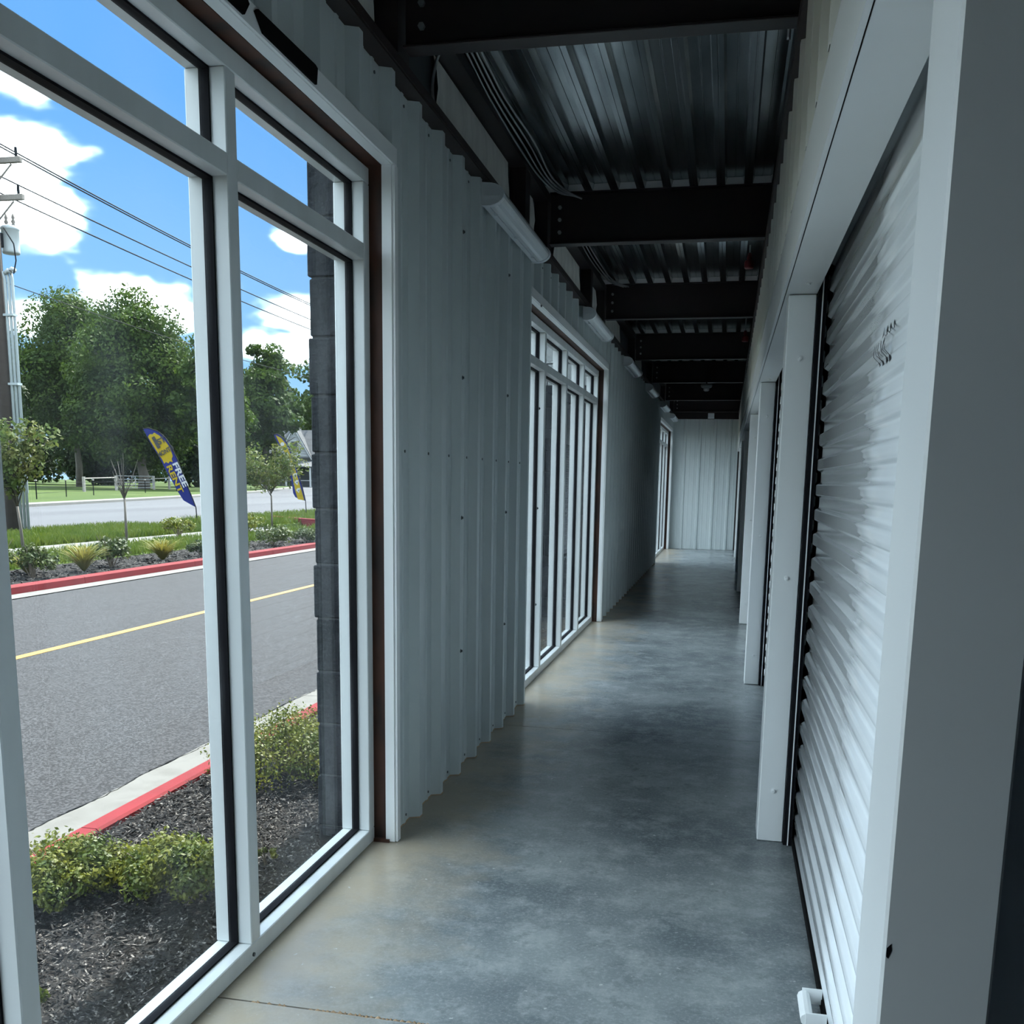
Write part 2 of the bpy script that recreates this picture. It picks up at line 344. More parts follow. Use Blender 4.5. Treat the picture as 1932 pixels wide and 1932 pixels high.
# crumbled tan filler standing in the nearest joint
mb = MB(); r2 = random.Random(3); x = -1.16
while x < 0.30:
    w = r2.uniform(0.008, 0.022); k = 0.0035 if x < -0.85 else r2.uniform(0.004, 0.010)
    if x > -0.98 or r2.random() < 0.4:
        hgt = r2.uniform(0.002, 0.006); dy = r2.uniform(-0.002, 0.002)
        mb.add([(x, 2.19 - k + dy, -0.004), (x + w, 2.19 - k * 0.8 + dy, -0.004), (x + w, 2.19 + k + dy, -0.004), (x, 2.19 + k * 0.7 + dy, -0.004), (x + w / 2, 2.19 + dy, hgt)], [(0, 1, 4), (1, 2, 4), (2, 3, 4), (3, 0, 4)])
    x += w * 0.9
mb.build('joint_filler', 'foamtan', floor, label='crumbling tan foam in the floor joint')

# ================================================================== LEFT WALL: corrugated sheets
RIB = 0.300; RIB0 = 3.68
def rib_profile(a, b, base, rise, sgn=1.0):
    """(y, x) profile of ribbed sheet between y=a and y=b; base = valley plane, ribs rise towards the corridor"""
    P = []
    k0 = int(math.floor((a - RIB0) / RIB)) - 1; k1 = int(math.ceil((b - RIB0) / RIB)) + 1
    for k in range(k0, k1 + 1):
        c = RIB0 + k * RIB
        for du, d in ((-0.036, 0), (-0.017, 1), (0.017, 1), (0.036, 0), (0.088, 0), (0.094, 0.12), (0.112, 0.12), (0.118, 0), (0.182, 0), (0.188, 0.12), (0.206, 0.12), (0.212, 0)):
            P.append((c + du, base + sgn * d * rise))
    P.sort()
    out = [(a, np.interp(a, [p[0] for p in P], [p[1] for p in P]))] + [p for p in P if a < p[0] < b] + [(b, np.interp(b, [p[0] for p in P], [p[1] for p in P]))]
    return out
WZ = 2.655
VAL = -1.178; RISE = 0.038
W = {1: (-0.36, 3.378), 2: (5.82, 9.55), 3: (17.12, 20.80)}
wl = empty('wall_left', (-1.25, 9, 0), kind=S, label='white ribbed metal wall along the window side of the corridor', category='wall')
def sheets(parent, a, b, z0, z1, name='panel', base=VAL, rise=RISE, m='panel', sgn=1.0):
    cuts = [a]; k = math.ceil((a + 0.05 - 4.28) / 0.9)
    while 4.28 + 0.9 * k < b - 0.05: cuts.append(4.28 + 0.9 * k); k += 1
    cuts.append(b)
    for i, (p, q) in enumerate(zip(cuts, cuts[1:])):
        MB().strip(rib_profile(p, q, base + sgn * 0.0006 * (i % 2), rise, sgn), z0, z1, lambda u, d, t: (d, u, t), 0.0012 * sgn).build(name, m, parent)
segs = [(Y0 + 0.01, W[1][0] - 0.03), (W[1][1] + 0.030, W[2][0] - 0.03), (W[2][1] + 0.030, W[3][0] - 0.03), (W[3][1] + 0.030, Y1 - 0.01)]
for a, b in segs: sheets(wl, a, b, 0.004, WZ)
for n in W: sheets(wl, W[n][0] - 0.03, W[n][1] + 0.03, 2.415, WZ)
# rusty grit line where the sheets meet the slab
for a, b in segs[1:3]:
    MB().strip([(u, d + 0.0022) for u, d in rib_profile(a, b, VAL, RISE)], 0.0, 0.0038, lambda u, d, t: (d, u, t), 0.002).build('base_seal', 'foamtan', wl)
# screws
sm = MB().lathe([(0.009, 0), (0.009, 0.002), (0.0055, 0.0025), (0.0055, 0.008)], (0, 0, 0), 8)
sm.v = [(z, x, y) for x, y, z in sm.v]
screw_src = None
def screw_left(y, z, x=VAL):
    global screw_src
    if screw_src is None:
        screw_src = sm.build('screw', 'screw', wl, at=(0, 0, 0)); screw_src.location = Vector((x, y, z)) - Vector(wl.location)
    else: inst(screw_src, wl, (x, y, z))
for k in range(-1, 36):
    y = 3.585 + RIB * k
    if any(W[n][0] - 0.05 < y < W[n][1] + 0.05 for n in W):
        screw_left(y, 2.615); continue
    for z in (2.615, 1.435, 0.035): screw_left(y, z)
for k in (0, 1, 2):
    for z in (2.36, 1.767, 1.17, 0.575): screw_left(4.28 + 0.9 * k, z, VAL + RISE)
# steel behind and above the sheets
for n, (a, b) in enumerate(((Y0, W[1][0] - 0.05), (W[1][1] + 0.05, W[2][0] - 0.05), (W[2][1] + 0.05, W[3][0] - 0.05), (W[3][1] + 0.05, Y1))):
    MB().box(-1.34, -1.20, a, b, -0.25, 2.50).build('outer_wall', 'stucco', wl)
MB().box(-1.36, -1.215, Y0, Y1, 2.50, 3.10).build('outer_wall', 'stucco', wl)
MB().box(-1.212, -1.120, Y0, Y1, 2.6565, 2.664).box(-1.124, -1.116, Y0, Y1, 2.664, 2.695).build('eave_angle', 'brown', wl)
MB().box(-1.21, -1.12, Y0, Y1, 2.965, 3.015).build('eave_girt', 'steel', wl)
for a, b in ((2.2, 3.33), (4.02, 5.38), (5.74, 6.06), (6.70, 7.95), (8.35, 8.92), (9.4, 10.9), (12.2, 13.6)):
    mb = MB(); n = 10; v = []; f = []
    for i in range(n + 1):
        for j in range(5):
            yy = a + (b - a) * i / n; zz = 2.70 + 0.255 * j / 4
            v.append((-1.196 + 0.012 * math.sin(i * 2.1 + j * 0.6) * math.sin(math.pi * j / 4) + 0.01 * math.sin(math.pi * j / 4), yy, zz))
    for i in range(n):
        for j in range(4): f.append((i * 5 + j, (i + 1) * 5 + j, (i + 1) * 5 + j + 1, i * 5 + j + 1))
    mb.add(v, f); mb.build('insulation_facing', 'insul', wl, smooth=True)
for y in (3.44, 5.56, 6.22, 8.15, 9.03, 11.95, 14.65, 17.7, 20.5):
    MB().box(-1.205, -1.125, y - 0.06, y + 0.06, 2.664, 2.965).build('stub_column', 'steel', wl)

# ================================================================== WINDOWS
XF, XG0, XG1, XO = -1.228, -1.268, -1.294, -1.335
FW_ = 0.053
def window(n, ys, label):
    """ys: centre lines of the vertical members, first and last are the jambs"""
    w = empty('window_%d' % n, ((XF + XO) / 2, (ys[0] + ys[-1]) / 2, 0), kind=S, label=label, category='window')
    h = FW_ / 2; a, b = ys[0] - h, ys[-1] + h
    c = 0.0025
    MB().bbox(XO, XF, a, b, 0.0, 0.053, c).build('sill_rail', 'alu', w)
    MB().bbox(XO, XF, a, b, 2.303, 2.356, c).build('head_rail', 'alu', w)
    for i, y in enumerate(ys):
        MB().bbox(XO, XF, y - h, y + h, 0.0535, 2.3025, c).build('jamb' if i in (0, len(ys) - 1) else 'mullion', 'alu', w)
    for p, q in zip(ys, ys[1:]):
        p += h + 0.0005; q -= h + 0.0005
        MB().bbox(XO, XF, p, q, 2.055, 2.108, c).build('transom', 'alu', w)
        for z0, z1 in ((0.0535, 2.0545), (2.1085, 2.3025)):
            g = 0.006; mb = MB()
            for x0, x1 in ((XG1, XG0),):
                mb.box(x0, x1, p, p + g, z0, z1); mb.box(x0, x1, q - g, q, z0, z1); mb.box(x0, x1, p + g, q - g, z0, z0 + g); mb.box(x0, x1, p + g, q - g, z1 - g, z1)
            mb.build('gasket', 'gasket', w)
            MB().box(-1.284, -1.278, p + g - 0.001, q - g + 0.001, z0 + g - 0.001, z1 - g + 0.001).build('pane', 'glass', w)
    return w
def sill_screws(w, ys):
    for y in ys:
        m_ = MB().tube([(XF - 0.001, y - 0.02, 0.022), (XF + 0.004, y - 0.02, 0.022)], 0.006, 8); m_.build('screw', 'screw', w)
def ylist(a, b, n): return [a + (b - a) * i / n for i in range(n + 1)]
sill_screws(window(1, [-0.335, 0.585, 1.505, 2.410, 3.3515], 'tall storefront window nearest the camera, looking onto the driveway'), (1.505, 2.41))
window(2, ylist(5.846, 9.5235, 4), 'second tall storefront window, halfway along the ribbed wall')
window(3, ylist(17.146, 20.7735, 4), 'small far storefront window beside the end wall')
for n in W:
    a, b = W[n]
    t = empty('trim_%d' % n, (-1.17, (a + b) / 2, 0), kind=S, label='white folded trim and rusty steel channel around storefront window %s' % {1: 'nearest the camera', 2: 'halfway along', 3: 'by the end wall'}[n], category='trim')
    MB().box(-1.30, -1.182, b + 0.002, b + 0.05, 0.0, 2.412).build('jamb_channel', 'rust', t)
    MB().box(-1.30, -1.182, a - 0.05, a - 0.002, 0.0, 2.412).build('jamb_channel', 'rust', t)
    MB().box(-1.30, -1.182, a - 0.002, b + 0.002, 2.362, 2.412).build('head_channel', 'rust', t)
    # folded white trim: return into the opening plus a front flange
    MB().box(-1.180, -1.146, b - 0.010, b + 0.030, 0.003, 2.362).box(-1.150, -1.136, b - 0.004, b + 0.030, 0.003, 2.362).build('jamb_trim', 'white', t)
    MB().box(-1.180, -1.146, a - 0.030, a + 0.010, 0.003, 2.362).build('jamb_trim', 'white', t)
    MB().box(-1.180, -1.146, a - 0.03, b + 0.030, 2.3625, 2.366).box(-1.150, -1.1385, a - 0.03, b + 0.030, 2.366, 2.420).build('head_trim', 'white', t)
# sealant drips and paint crumbs are too small; base plate under the steel jamb
MB().box(-1.225, -1.165, 3.36, 3.40, 0.0, 0.012).build('base_plate', 'rust', bpy.data.objects['trim_1'])
# black foam strips pushed into the gap above the trim
mb = MB().prism([(2.36, 2.404), (2.372, 2.413), (2.71, 2.419), (2.724, 2.415), (2.716, 2.372), (2.40, 2.372)], -1.1375, -1.131, lambda p, q, t: (t, p, q))
mb.build('foam_strip', 'blackrub', label='black foam strip over the near window trim, the longer one', category='foam strip', group='black foam strips above the window trim')
mb = MB().prism([(1.80, 2.404), (2.31, 2.416), (2.328, 2.405), (2.302, 2.372), (1.80, 2.372)], -1.1375, -1.131, lambda p, q, t: (t, p, q))
mb.build('foam_strip', 'blackrub', label='black foam strip above the window, cut by the top edge of the photo', category='foam strip', group='black foam strips above the window trim')

# ================================================================== RIGHT WALL: posts, header, upper sheets
wr = empty('wall_right', (0.17, 9, 0), kind=S, label='white steel storage front with posts and header on the door side', category='wall')
PX0, PX1 = 0.174, 0.268
posts = [0.985, 3.73, 6.80, 9.83, 12.80, 15.85, 18.85]
PW = 0.155
HZ0, HZ1 = 1.985, 2.165
hs = None
def screw_right(parent, loc, axis):
    global hs
    m_ = MB().lathe([(0.011, 0), (0.011, 0.0015), (0.0075, 0.002), (0.0065, 0.006), (0.003, 0.007)], (0, 0, 0), 10)
    m_.v = [((x, -z, y) if axis == 'y' else (x, y, -z)) for x, y, z in m_.v]
    m_.f = [q[::-1] for q in m_.f]
    o = m_.build('screw', 'white', parent, at=(0, 0, 0)); o.location = Vector(loc) - root_of(parent)
def root_of(p):
    r = Vector((0, 0, 0))
    while p is not None: r += Vector(p.location); p = p.parent
    return r
for i, y in enumerate(posts):
    p = MB().bbox(PX0, 0.278 if i == 0 else PX1, y, y + PW, 0.002, HZ0 - 0.003, 0.003).build('door_post', 'white', wr)
    if i == 0: MB().prism([(0.1775, 0.881), (0.1815, 0.886), (0.1822, 0.879), (0.1795, 0.870), (0.1775, 0.872)], 0.9845, 0.9852, lambda p_, q_, t_: (p_, t_, q_)).build('dent', 'gasket', p)
    if 0 < i < 5:
        for z in (0.20, 1.00, 1.77): screw_right(p, ((PX0 + PX1) / 2 + 0.004, y, z), 'y')
MB().box(0.281, 0.80, 1.05, 1.07, 0.002, 1.98).build('near_return', 'greypost', wr)
# header: fascia flange and soffit, one piece per bay
edges = [Y0] + [y + PW / 2 for y in posts] + [Y1]
for i, (a, b) in enumerate(zip(edges, edges[1:])):
    MB().box(0.150, 0.160, a + 0.001, b - 0.001, HZ0 - 0.004, HZ1).box(0.160, 0.176, a + 0.001, b - 0.001, HZ1 - 0.004, HZ1).build('header_fascia', 'white', wr)
    s_ = MB().box(0.1640, PX1, a + 0.001, b - 0.001, HZ0, HZ0 + 0.004).box(PX1 - 0.004, PX1, a + 0.001, b - 0.001, HZ0 + 0.004, HZ1).build('header_soffit', 'white', wr)
    if i < 5:
        for yy in (a + 0.25, b - 0.27): screw_right(s_, (0.225, yy, HZ0), 'z')
sheets(wr, Y0 + 0.01, Y1 - 0.01, 2.168, 2.650, 'upper_panel', base=0.182, rise=0.034, m='cream', sgn=-1.0)
MB().box(0.136, 0.20, Y0, Y1, 2.6505, 2.658).box(0.136, 0.143, Y0, Y1, 2.658, 2.722).build('eave_angle', 'brown', wr)
MB().box(0.186, 0.29, Y0, Y1, 2.17, 2.99).build('upper_backing', 'steel', wr)
MB().box(3.80, 3.95, Y0, Y1, -0.2, 3.02).build('rear_wall', 'stucco', wr)

# ================================================================== ROLL-UP DOORS
PER, CR, VA = 0.0868, 0.306, 0.320
def sstep(a): return a * a * (3 - 2 * a)
def door_x(z):
    t = (z / PER) % 1.0
    if t < 0.36: return CR
    if t < 0.5: return CR + (VA - CR) * sstep((t - 0.36) / 0.14)
    if t < 0.86: return VA
    return VA + (CR - VA) * sstep((t - 0.86) / 0.14)
def rolldoor(n, a, b, label):
    d = empty('door_%d' % n, (0.31, (a + b) / 2, 0), kind=S, label=label, category='roll-up door')
    zs = []; k = 0; z = 0.03
    knots = (0.0, 0.12, 0.24, 0.36, 0.395, 0.43, 0.465, 0.5, 0.62, 0.74, 0.86, 0.895, 0.93, 0.965)
    kk = 0
    while True:
        zz = (kk // len(knots) + knots[kk % len(knots)]) * PER; kk += 1
        if zz < 0.03: continue
        if zz > 2.11: break
        zs.append(zz)
    mb = MB(); mb.strip([(z, door_x(z)) for z in zs], a + 0.006, b - 0.002, lambda u, dd, t: (dd, t, u), -0.0012)
    mb.build('curtain', 'door', d, smooth=True)
    # drum above the opening, dark hood, bottom bar, guides
    MB().tube([(0.44, a, 2.20), (0.44, b, 2.20)], 0.13, 20).build('drum', 'dark', d)
    MB().box(0.300, 0.325, a + 0.01, b - 0.01, 0.003, 0.033).build('bottom_bar', 'blackrub', d)
    for yy, s in ((b, -1), (a, 1)):
        g0, g1 = sorted((yy, yy + s * 0.030))
        MB().box(PX1 + 0.001, 0.300, g0, g1, 0.003, 2.06).build('guide', 'gasket', d)
        g0, g1 = sorted((yy + s * 0.030, yy + s * 0.034))
        MB().box(0.283, 0.287, g0, g1, 0.003, 2.06).build('guide_lip', 'white', d)
    MB().box(0.330, 0.36, a, b, 0.003, 2.06).build('backing', 'dark', d)
    return d
ord_ = ['corridor roll-up door nearest the camera with a black logo', 'second roll-up door along the corridor, seen edge-on', 'third roll-up door along the corridor, seen edge-on', 'fourth roll-up door along the corridor, a dark sliver', 'fifth roll-up door along the corridor, a dark sliver', 'roll-up door closest to the end wall, a dark sliver']
for i in range(len(posts) - 1):
    rolldoor(i + 1, posts[i] + PW + 0.002, posts[i + 1] - 0.002, ord_[i])
rolldoor(7, posts[-1] + PW + 0.002, Y1 - 0.05, 'short roll-up door right against the end wall')
d1 = bpy.data.objects['door_1']
# pull handle at the foot of the first door
mb = MB()
def bar(p, q, w): mb.box(min(p[0], q[0]), max(p[0], q[0]) + (0.0 if p[0] != q[0] else 0.004), p[1] - w / 2, q[1] + w / 2, min(p[2], q[2]), max(p[2], q[2]))
mb.box(0.252, 0.302, 2.486, 2.492, 0.018, 0.058); mb.box(0.252, 0.302, 2.360, 2.366, 0.018, 0.058)
mb.tube([(0.256, 2.366, 0.038), (0.256, 2.486, 0.038)], 0.016, 10)
mb.build('pull_handle', 'white', d1, label='white folded lift handle')
mb = MB(); LOGO = [[[2.1552,1.6579,2.1518,1.6574],[2.1571,1.6563,2.1508,1.6554],[2.159,1.6547,2.1498,1.6533],[2.161,1.6532,2.1488,1.6513],[2.1629,1.6516,2.1477,1.6493],[2.1607,1.6494,2.1465,1.6473],[2.1585,1.6472,2.1452,1.6452],[2.1563,1.645,2.1439,1.6432],[2.1541,1.6428,2.1426,1.6411],[2.1605,1.6422,2.152,1.641],[2.1669,1.6416,2.1614,1.6408],[2.1734,1.641,2.171,1.6407]],[[2.2023,1.6588,2.1987,1.6582],[2.2042,1.657,2.1976,1.656],[2.2062,1.6553,2.1965,1.6539],[2.2081,1.6536,2.1954,1.6517],[2.2101,1.6518,2.1943,1.6495],[2.2079,1.6496,2.1934,1.6475],[2.2058,1.6474,2.1925,1.6454],[2.2037,1.6452,2.1916,1.6434],[2.2016,1.6429,2.1907,1.6414],[2.2114,1.6422,2.2047,1.6412],[2.2213,1.6415,2.2189,1.6411]],[[2.2457,1.6596,2.2419,1.6591],[2.248,1.6578,2.2411,1.6568],[2.2503,1.656,2.2402,1.6545],[2.2526,1.6541,2.2393,1.6522],[2.2549,1.6523,2.2384,1.6499],[2.2535,1.6499,2.2383,1.6477],[2.2521,1.6475,2.2382,1.6456],[2.2508,1.6452,2.2381,1.6434],[2.2494,1.6428,2.238,1.6412],[2.2546,1.6418,2.2457,1.6406],[2.2598,1.6408,2.2534,1.6399],[2.2651,1.6397,2.2612,1.6392]],[[2.2882,1.6611,2.2843,1.6605],[2.29,1.6592,2.2851,1.6585],[2.2918,1.6574,2.2858,1.6565],[2.2936,1.6555,2.2866,1.6545],[2.2953,1.6537,2.2874,1.6525],[2.298,1.6517,2.2887,1.6504],[2.3006,1.6497,2.29,1.6482],[2.3033,1.6477,2.2913,1.646],[2.3053,1.646,2.296,1.6447],[2.3074,1.6443,2.3007,1.6434],[2.3094,1.6427,2.3054,1.6421]],[[2.2717,1.6398,2.2665,1.6391],[2.2761,1.6384,2.268,1.6373],[2.2805,1.637,2.2695,1.6355],[2.285,1.6356,2.271,1.6337],[2.2895,1.6342,2.2724,1.6319],[2.2908,1.6324,2.2754,1.6303],[2.2922,1.6306,2.2784,1.6288],[2.2935,1.6287,2.2813,1.6271],[2.2949,1.6269,2.2843,1.6255],[2.2961,1.6248,2.2856,1.6235],[2.2974,1.6228,2.2868,1.6214],[2.2986,1.6207,2.288,1.6194],[2.2999,1.6186,2.2892,1.6173],[2.2886,1.6158,2.2781,1.6145],[2.2775,1.613,2.2671,1.6117],[2.2665,1.6103,2.2562,1.609],[2.2556,1.6075,2.2454,1.6063],[2.2448,1.6048,2.2347,1.6036],[2.2341,1.6022,2.2241,1.6009],[2.2236,1.5995,2.2136,1.5983]],[[2.2693,1.6271,2.2616,1.6261],[2.2704,1.6251,2.2621,1.6241],[2.2714,1.6232,2.2626,1.622],[2.2724,1.6212,2.2631,1.62],[2.2734,1.6192,2.2636,1.6179],[2.2745,1.6172,2.2641,1.6159],[2.2644,1.6144,2.253,1.6129],[2.2545,1.6116,2.2421,1.61],[2.2446,1.6088,2.2312,1.6072],[2.2349,1.6061,2.2205,1.6043],[2.2252,1.6034,2.2099,1.6015],[2.2156,1.6007,2.1993,1.5987],[2.2061,1.598,2.1889,1.5959],[2.1966,1.5954,2.1786,1.5932],[2.1944,1.5928,2.1744,1.5904],[2.1921,1.5903,2.1702,1.5877],[2.1899,1.5877,2.166,1.5849],[2.1892,1.5854,2.1721,1.5834],[2.1886,1.5831,2.1782,1.5818],[2.188,1.5807,2.1844,1.5803]],[[2.3283,1.6403,2.3215,1.6394],[2.3283,1.6381,2.3204,1.6371],[2.3283,1.6359,2.3193,1.6348],[2.3283,1.6338,2.3182,1.6325],[2.3282,1.6316,2.3171,1.6302],[2.3282,1.6294,2.316,1.6279],[2.3263,1.627,2.3141,1.6254],[2.3244,1.6246,2.3122,1.623],[2.3225,1.6222,2.3103,1.6206],[2.3206,1.6198,2.3084,1.6183],[2.3187,1.6174,2.3065,1.6159],[2.3082,1.6146,2.2952,1.613],[2.2979,1.6119,2.284,1.6102],[2.2876,1.6092,2.2728,1.6074],[2.2774,1.6065,2.2618,1.6046],[2.2673,1.6038,2.2509,1.6018],[2.2573,1.6012,2.2401,1.5991],[2.2474,1.5986,2.2294,1.5964],[2.2376,1.596,2.2188,1.5938],[2.2354,1.5937,2.2146,1.5912],[2.2333,1.5914,2.2104,1.5887],[2.2311,1.5891,2.2063,1.5862],[2.2308,1.5871,2.2112,1.5849],[2.2305,1.5851,2.2162,1.5835],[2.2302,1.5831,2.2212,1.5821],[2.2299,1.5812,2.2262,1.5807]],[[2.3568,1.6395,2.3498,1.6386],[2.3594,1.6379,2.352,1.6369],[2.362,1.6363,2.3542,1.6353],[2.3646,1.6346,2.3563,1.6336],[2.3672,1.633,2.3585,1.6319],[2.3698,1.6314,2.3607,1.6302],[2.3724,1.6297,2.3629,1.6285],[2.375,1.6281,2.3651,1.6268],[2.3726,1.6257,2.3624,1.6245],[2.3701,1.6234,2.3597,1.6221],[2.3677,1.6211,2.357,1.6197],[2.3652,1.6187,2.3543,1.6174],[2.3628,1.6164,2.3516,1.615],[2.3545,1.6134,2.3436,1.6121],[2.3462,1.6104,2.3357,1.6091],[2.338,1.6074,2.3278,1.6062],[2.3298,1.6044,2.32,1.6032],[2.3217,1.6015,2.3122,1.6003]],[[2.3505,1.6204,2.3422,1.6194],[2.3447,1.6174,2.335,1.6162],[2.3389,1.6144,2.3279,1.6131],[2.3265,1.6116,2.3156,1.6103],[2.3142,1.6089,2.3034,1.6076],[2.302,1.6062,2.2914,1.6049],[2.29,1.6035,2.2795,1.6022],[2.2781,1.6008,2.2677,1.5996]],[[2.3823,1.6392,2.3766,1.6384],[2.3857,1.6376,2.3793,1.6368],[2.3891,1.636,2.3819,1.6351],[2.3925,1.6345,2.3846,1.6334],[2.3959,1.6329,2.3873,1.6318],[2.3994,1.6313,2.3899,1.6301],[2.4028,1.6297,2.3926,1.6284],[2.4009,1.6272,2.3905,1.6259],[2.399,1.6247,2.3883,1.6234],[2.3972,1.6222,2.3862,1.6209],[2.3953,1.6198,2.384,1.6184],[2.3934,1.6173,2.3819,1.6159],[2.3803,1.6142,2.3673,1.6127],[2.3673,1.6112,2.3528,1.6095],[2.3544,1.6081,2.3386,1.6063],[2.3417,1.6052,2.3245,1.6031],[2.3292,1.6022,2.3106,1.6],[2.3167,1.5993,2.2969,1.597],[2.3044,1.5964,2.2833,1.594],[2.2923,1.5935,2.2699,1.591],[2.2844,1.5904,2.2622,1.5879],[2.2766,1.5873,2.2545,1.5848],[2.2771,1.5847,2.264,1.5832],[2.2775,1.5821,2.2736,1.5816]],[[2.4165,1.6399,2.4106,1.6391],[2.4189,1.6379,2.4124,1.6371],[2.4213,1.6359,2.4141,1.635],[2.4236,1.6339,2.4158,1.6329],[2.426,1.6319,2.4175,1.6309],[2.4284,1.6299,2.4193,1.6288],[2.4308,1.6279,2.421,1.6267],[2.4332,1.6259,2.4227,1.6246],[2.4319,1.6236,2.4208,1.6222],[2.4307,1.6213,2.4188,1.6199],[2.4294,1.619,2.4168,1.6175],[2.4282,1.6167,2.4148,1.6152],[2.4143,1.6134,2.4008,1.6118],[2.4006,1.61,2.387,1.6085],[2.387,1.6068,2.3734,1.6052],[2.3736,1.6035,2.3599,1.6019],[2.3603,1.6003,2.3465,1.5987],[2.3472,1.5971,2.3333,1.5955],[2.3387,1.5943,2.3259,1.5929],[2.3304,1.5915,2.3185,1.5902],[2.322,1.5888,2.3112,1.5876],[2.3206,1.5864,2.3134,1.5856],[2.3191,1.5839,2.3157,1.5835]]]
for st in LOGO:
    v = []; n = len(st)
    for ya, za, yb, zb in st: v += [(0.3042, ya, za), (0.3042, yb, zb)]
    mb.add(v, [(2 * i, 2 * i + 1, 2 * i + 3, 2 * i + 2) for i in range(n - 1)])
mb.build('brand_mark', 'ink', d1, label='black striped wavy logo')

# ================================================================== END WALLS
def crosswall(name, y, label, face):
    w = empty(name, (-0.5, y, 0), kind=S, label=label, category='wall')
    P = []; x = -1.20
    cuts = [-1.20, -0.72, 0.16] if face < 0 else [-1.20, 0.30]
    for p, q in zip(cuts, cuts[1:]):
        pr = [(yy, 0) for yy in ()]
        rp = rib_profile(p + 3.68, q + 3.68, 0.0, 0.020)
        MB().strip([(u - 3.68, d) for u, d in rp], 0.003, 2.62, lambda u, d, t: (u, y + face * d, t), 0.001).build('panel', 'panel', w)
    MB().box(XL, XR, y + (0.003 if face < 0 else -0.12), y + (0.12 if face < 0 else -0.003), -0.2, 3.10).build('backing', 'steel', w)
    return w
crosswall('wall_end', Y1 - 0.02, 'white ribbed metal end wall at the far end of the corridor', -1)
crosswall('wall_back', Y0 + 0.02, 'white ribbed metal wall behind the camera', 1)

# ================================================================== CEILING
ceil = empty('ceiling', (0, 9, 3.05), kind=S, label='galvanised corrugated metal roof deck above the corridor', category='ceiling')
DZ, DH, DP = 3.020, 0.040, 0.1524
ycuts = [Y0, 0.6, 6.26, 11.99, 17.74, Y1]
for i in range(5):
    x0 = -1.215 + i * 0.9144 + 0.0
    P = []
    for k in range(6):
        u = x0 + k * DP
        P += [(u, DZ), (u + 0.020, DZ), (u + 0.0215, DZ + 0.004), (u + 0.0255, DZ + 0.004), (u + 0.027, DZ), (u + 0.047, DZ), (u + 0.056, DZ + DH), (u + 0.098, DZ + DH), (u + 0.100, DZ + DH - 0.003), (u + 0.104, DZ + DH - 0.003), (u + 0.106, DZ + DH), (u + 0.1435, DZ + DH)]
    P.append((x0 + 6 * DP, DZ))
    for j, (a, b) in enumerate(zip(ycuts, ycuts[1:])):
        MB().strip(P, a, b, lambda u, d, t: (u, t, d), -0.001).build('deck_sheet', 'galv', ceil)
MB().box(-1.37, 4.05, Y0 - 0.15, Y1 + 0.15, 3.075, 3.25).build('roof_slab', 'stucco', ceil)
beams = [-2.0, 0.62, 3.44, 6.22, 9.03, 11.95, 14.65, 17.70, 20.50]
names = ['dark steel roof beam behind the camera', 'dark steel roof beam just behind the camera', 'dark steel roof beam across the top of the photo', 'second dark roof beam, above the first strip light', 'third dark roof beam, with strip lights before and after it', 'fourth dark roof beam down the corridor', 'fifth dark roof beam down the corridor, behind the smoke detector', 'sixth dark roof beam near the end of the corridor', 'last dark roof beam just before the end wall']
clos = None
for y, nm in zip(beams, names):
    b = empty('roof_beam', (0, y, 2.73), kind=S, label=nm, category='beam', group='dark steel roof beams')
    MB().box(-1.116, 3.78, y - 0.004, y + 0.004, 2.737, 3.012).build('web', 'steel', b)
    MB().bbox(-1.116, 3.78, y - 0.040, y + 0.040, 2.728, 2.737, 0.002).build('bottom_flange', 'steel', b)
    MB().box(-1.116, 3.78, y - 0.040, y + 0.040, 3.011, 3.019).build('top_flange', 'steel', b)
    for zz in (2.80, 2.87, 2.94):
        MB().tube([(-1.06, y - 0.004, zz), (-1.06, y - 0.016, zz)], 0.012, 6).build('bolt', 'cable', b)
    for k in range(9):
        u = -1.215 + (k if k < 6 else k) * DP
        mb = MB().prism([(u + 0.048, 3.0195), (u + 0.1515, 3.0195), (u + 0.143, 3.058), (u + 0.057, 3.058)], y - 0.036, y - 0.012, lambda p, q, t: (p, t, q))
        mb.build('foam_closure', 'foam', b)

# ================================================================== STRIP LIGHTS
def strip_light():
    r = empty('strip_light', (-1.14, 0, 2.59))
    x0 = -1.14; L_ = 1.22
    body = [(-1.139, 2.548), (-1.112, 2.546), (-1.108, 2.636), (-1.139, 2.640)]
    MB().prism(body, -L_ / 2 + 0.02, L_ / 2 - 0.02, lambda p, q, t: (p, t, q)).build('housing', 'lbody', r)
    arc = [(-1.1085 + 0.068 * math.cos(a), 2.591 + 0.044 * math.sin(a)) for a in [math.radians(-90 + 15 * i) for i in range(13)]]
    MB().prism(arc, -L_ / 2 + 0.035, L_ / 2 - 0.035, lambda p, q, t: (p, t, q)).build('lens', 'lens', r)
    for s in (-1, 1):
        cap = [(-1.139, 2.544), (-1.108, 2.543)] + [(-1.1085 + 0.071 * math.cos(a), 2.591 + 0.048 * math.sin(a)) for a in [math.radians(-80 + 16 * i) for i in range(11)]] + [(-1.139, 2.642)]
        t0, t1 = sorted((s * L_ / 2, s * (L_ / 2 - 0.034)))
        c = MB().prism(cap, t0, t1, lambda p, q, t: (p, t, q)).build('end_cap', 'lbody', r)
        MB().box(-1.125, -1.060, s * L_ / 2 - 0.004, s * L_ / 2 + 0.004, 2.583, 2.598).build('latch', 'lens', c)
    for t in (-0.45, 0.0, 0.45):
        MB().box(-1.118, -1.1045, t - 0.012, t + 0.012, 2.541, 2.5455).build('clip', 'lens', r)
    return r
L0 = strip_light()
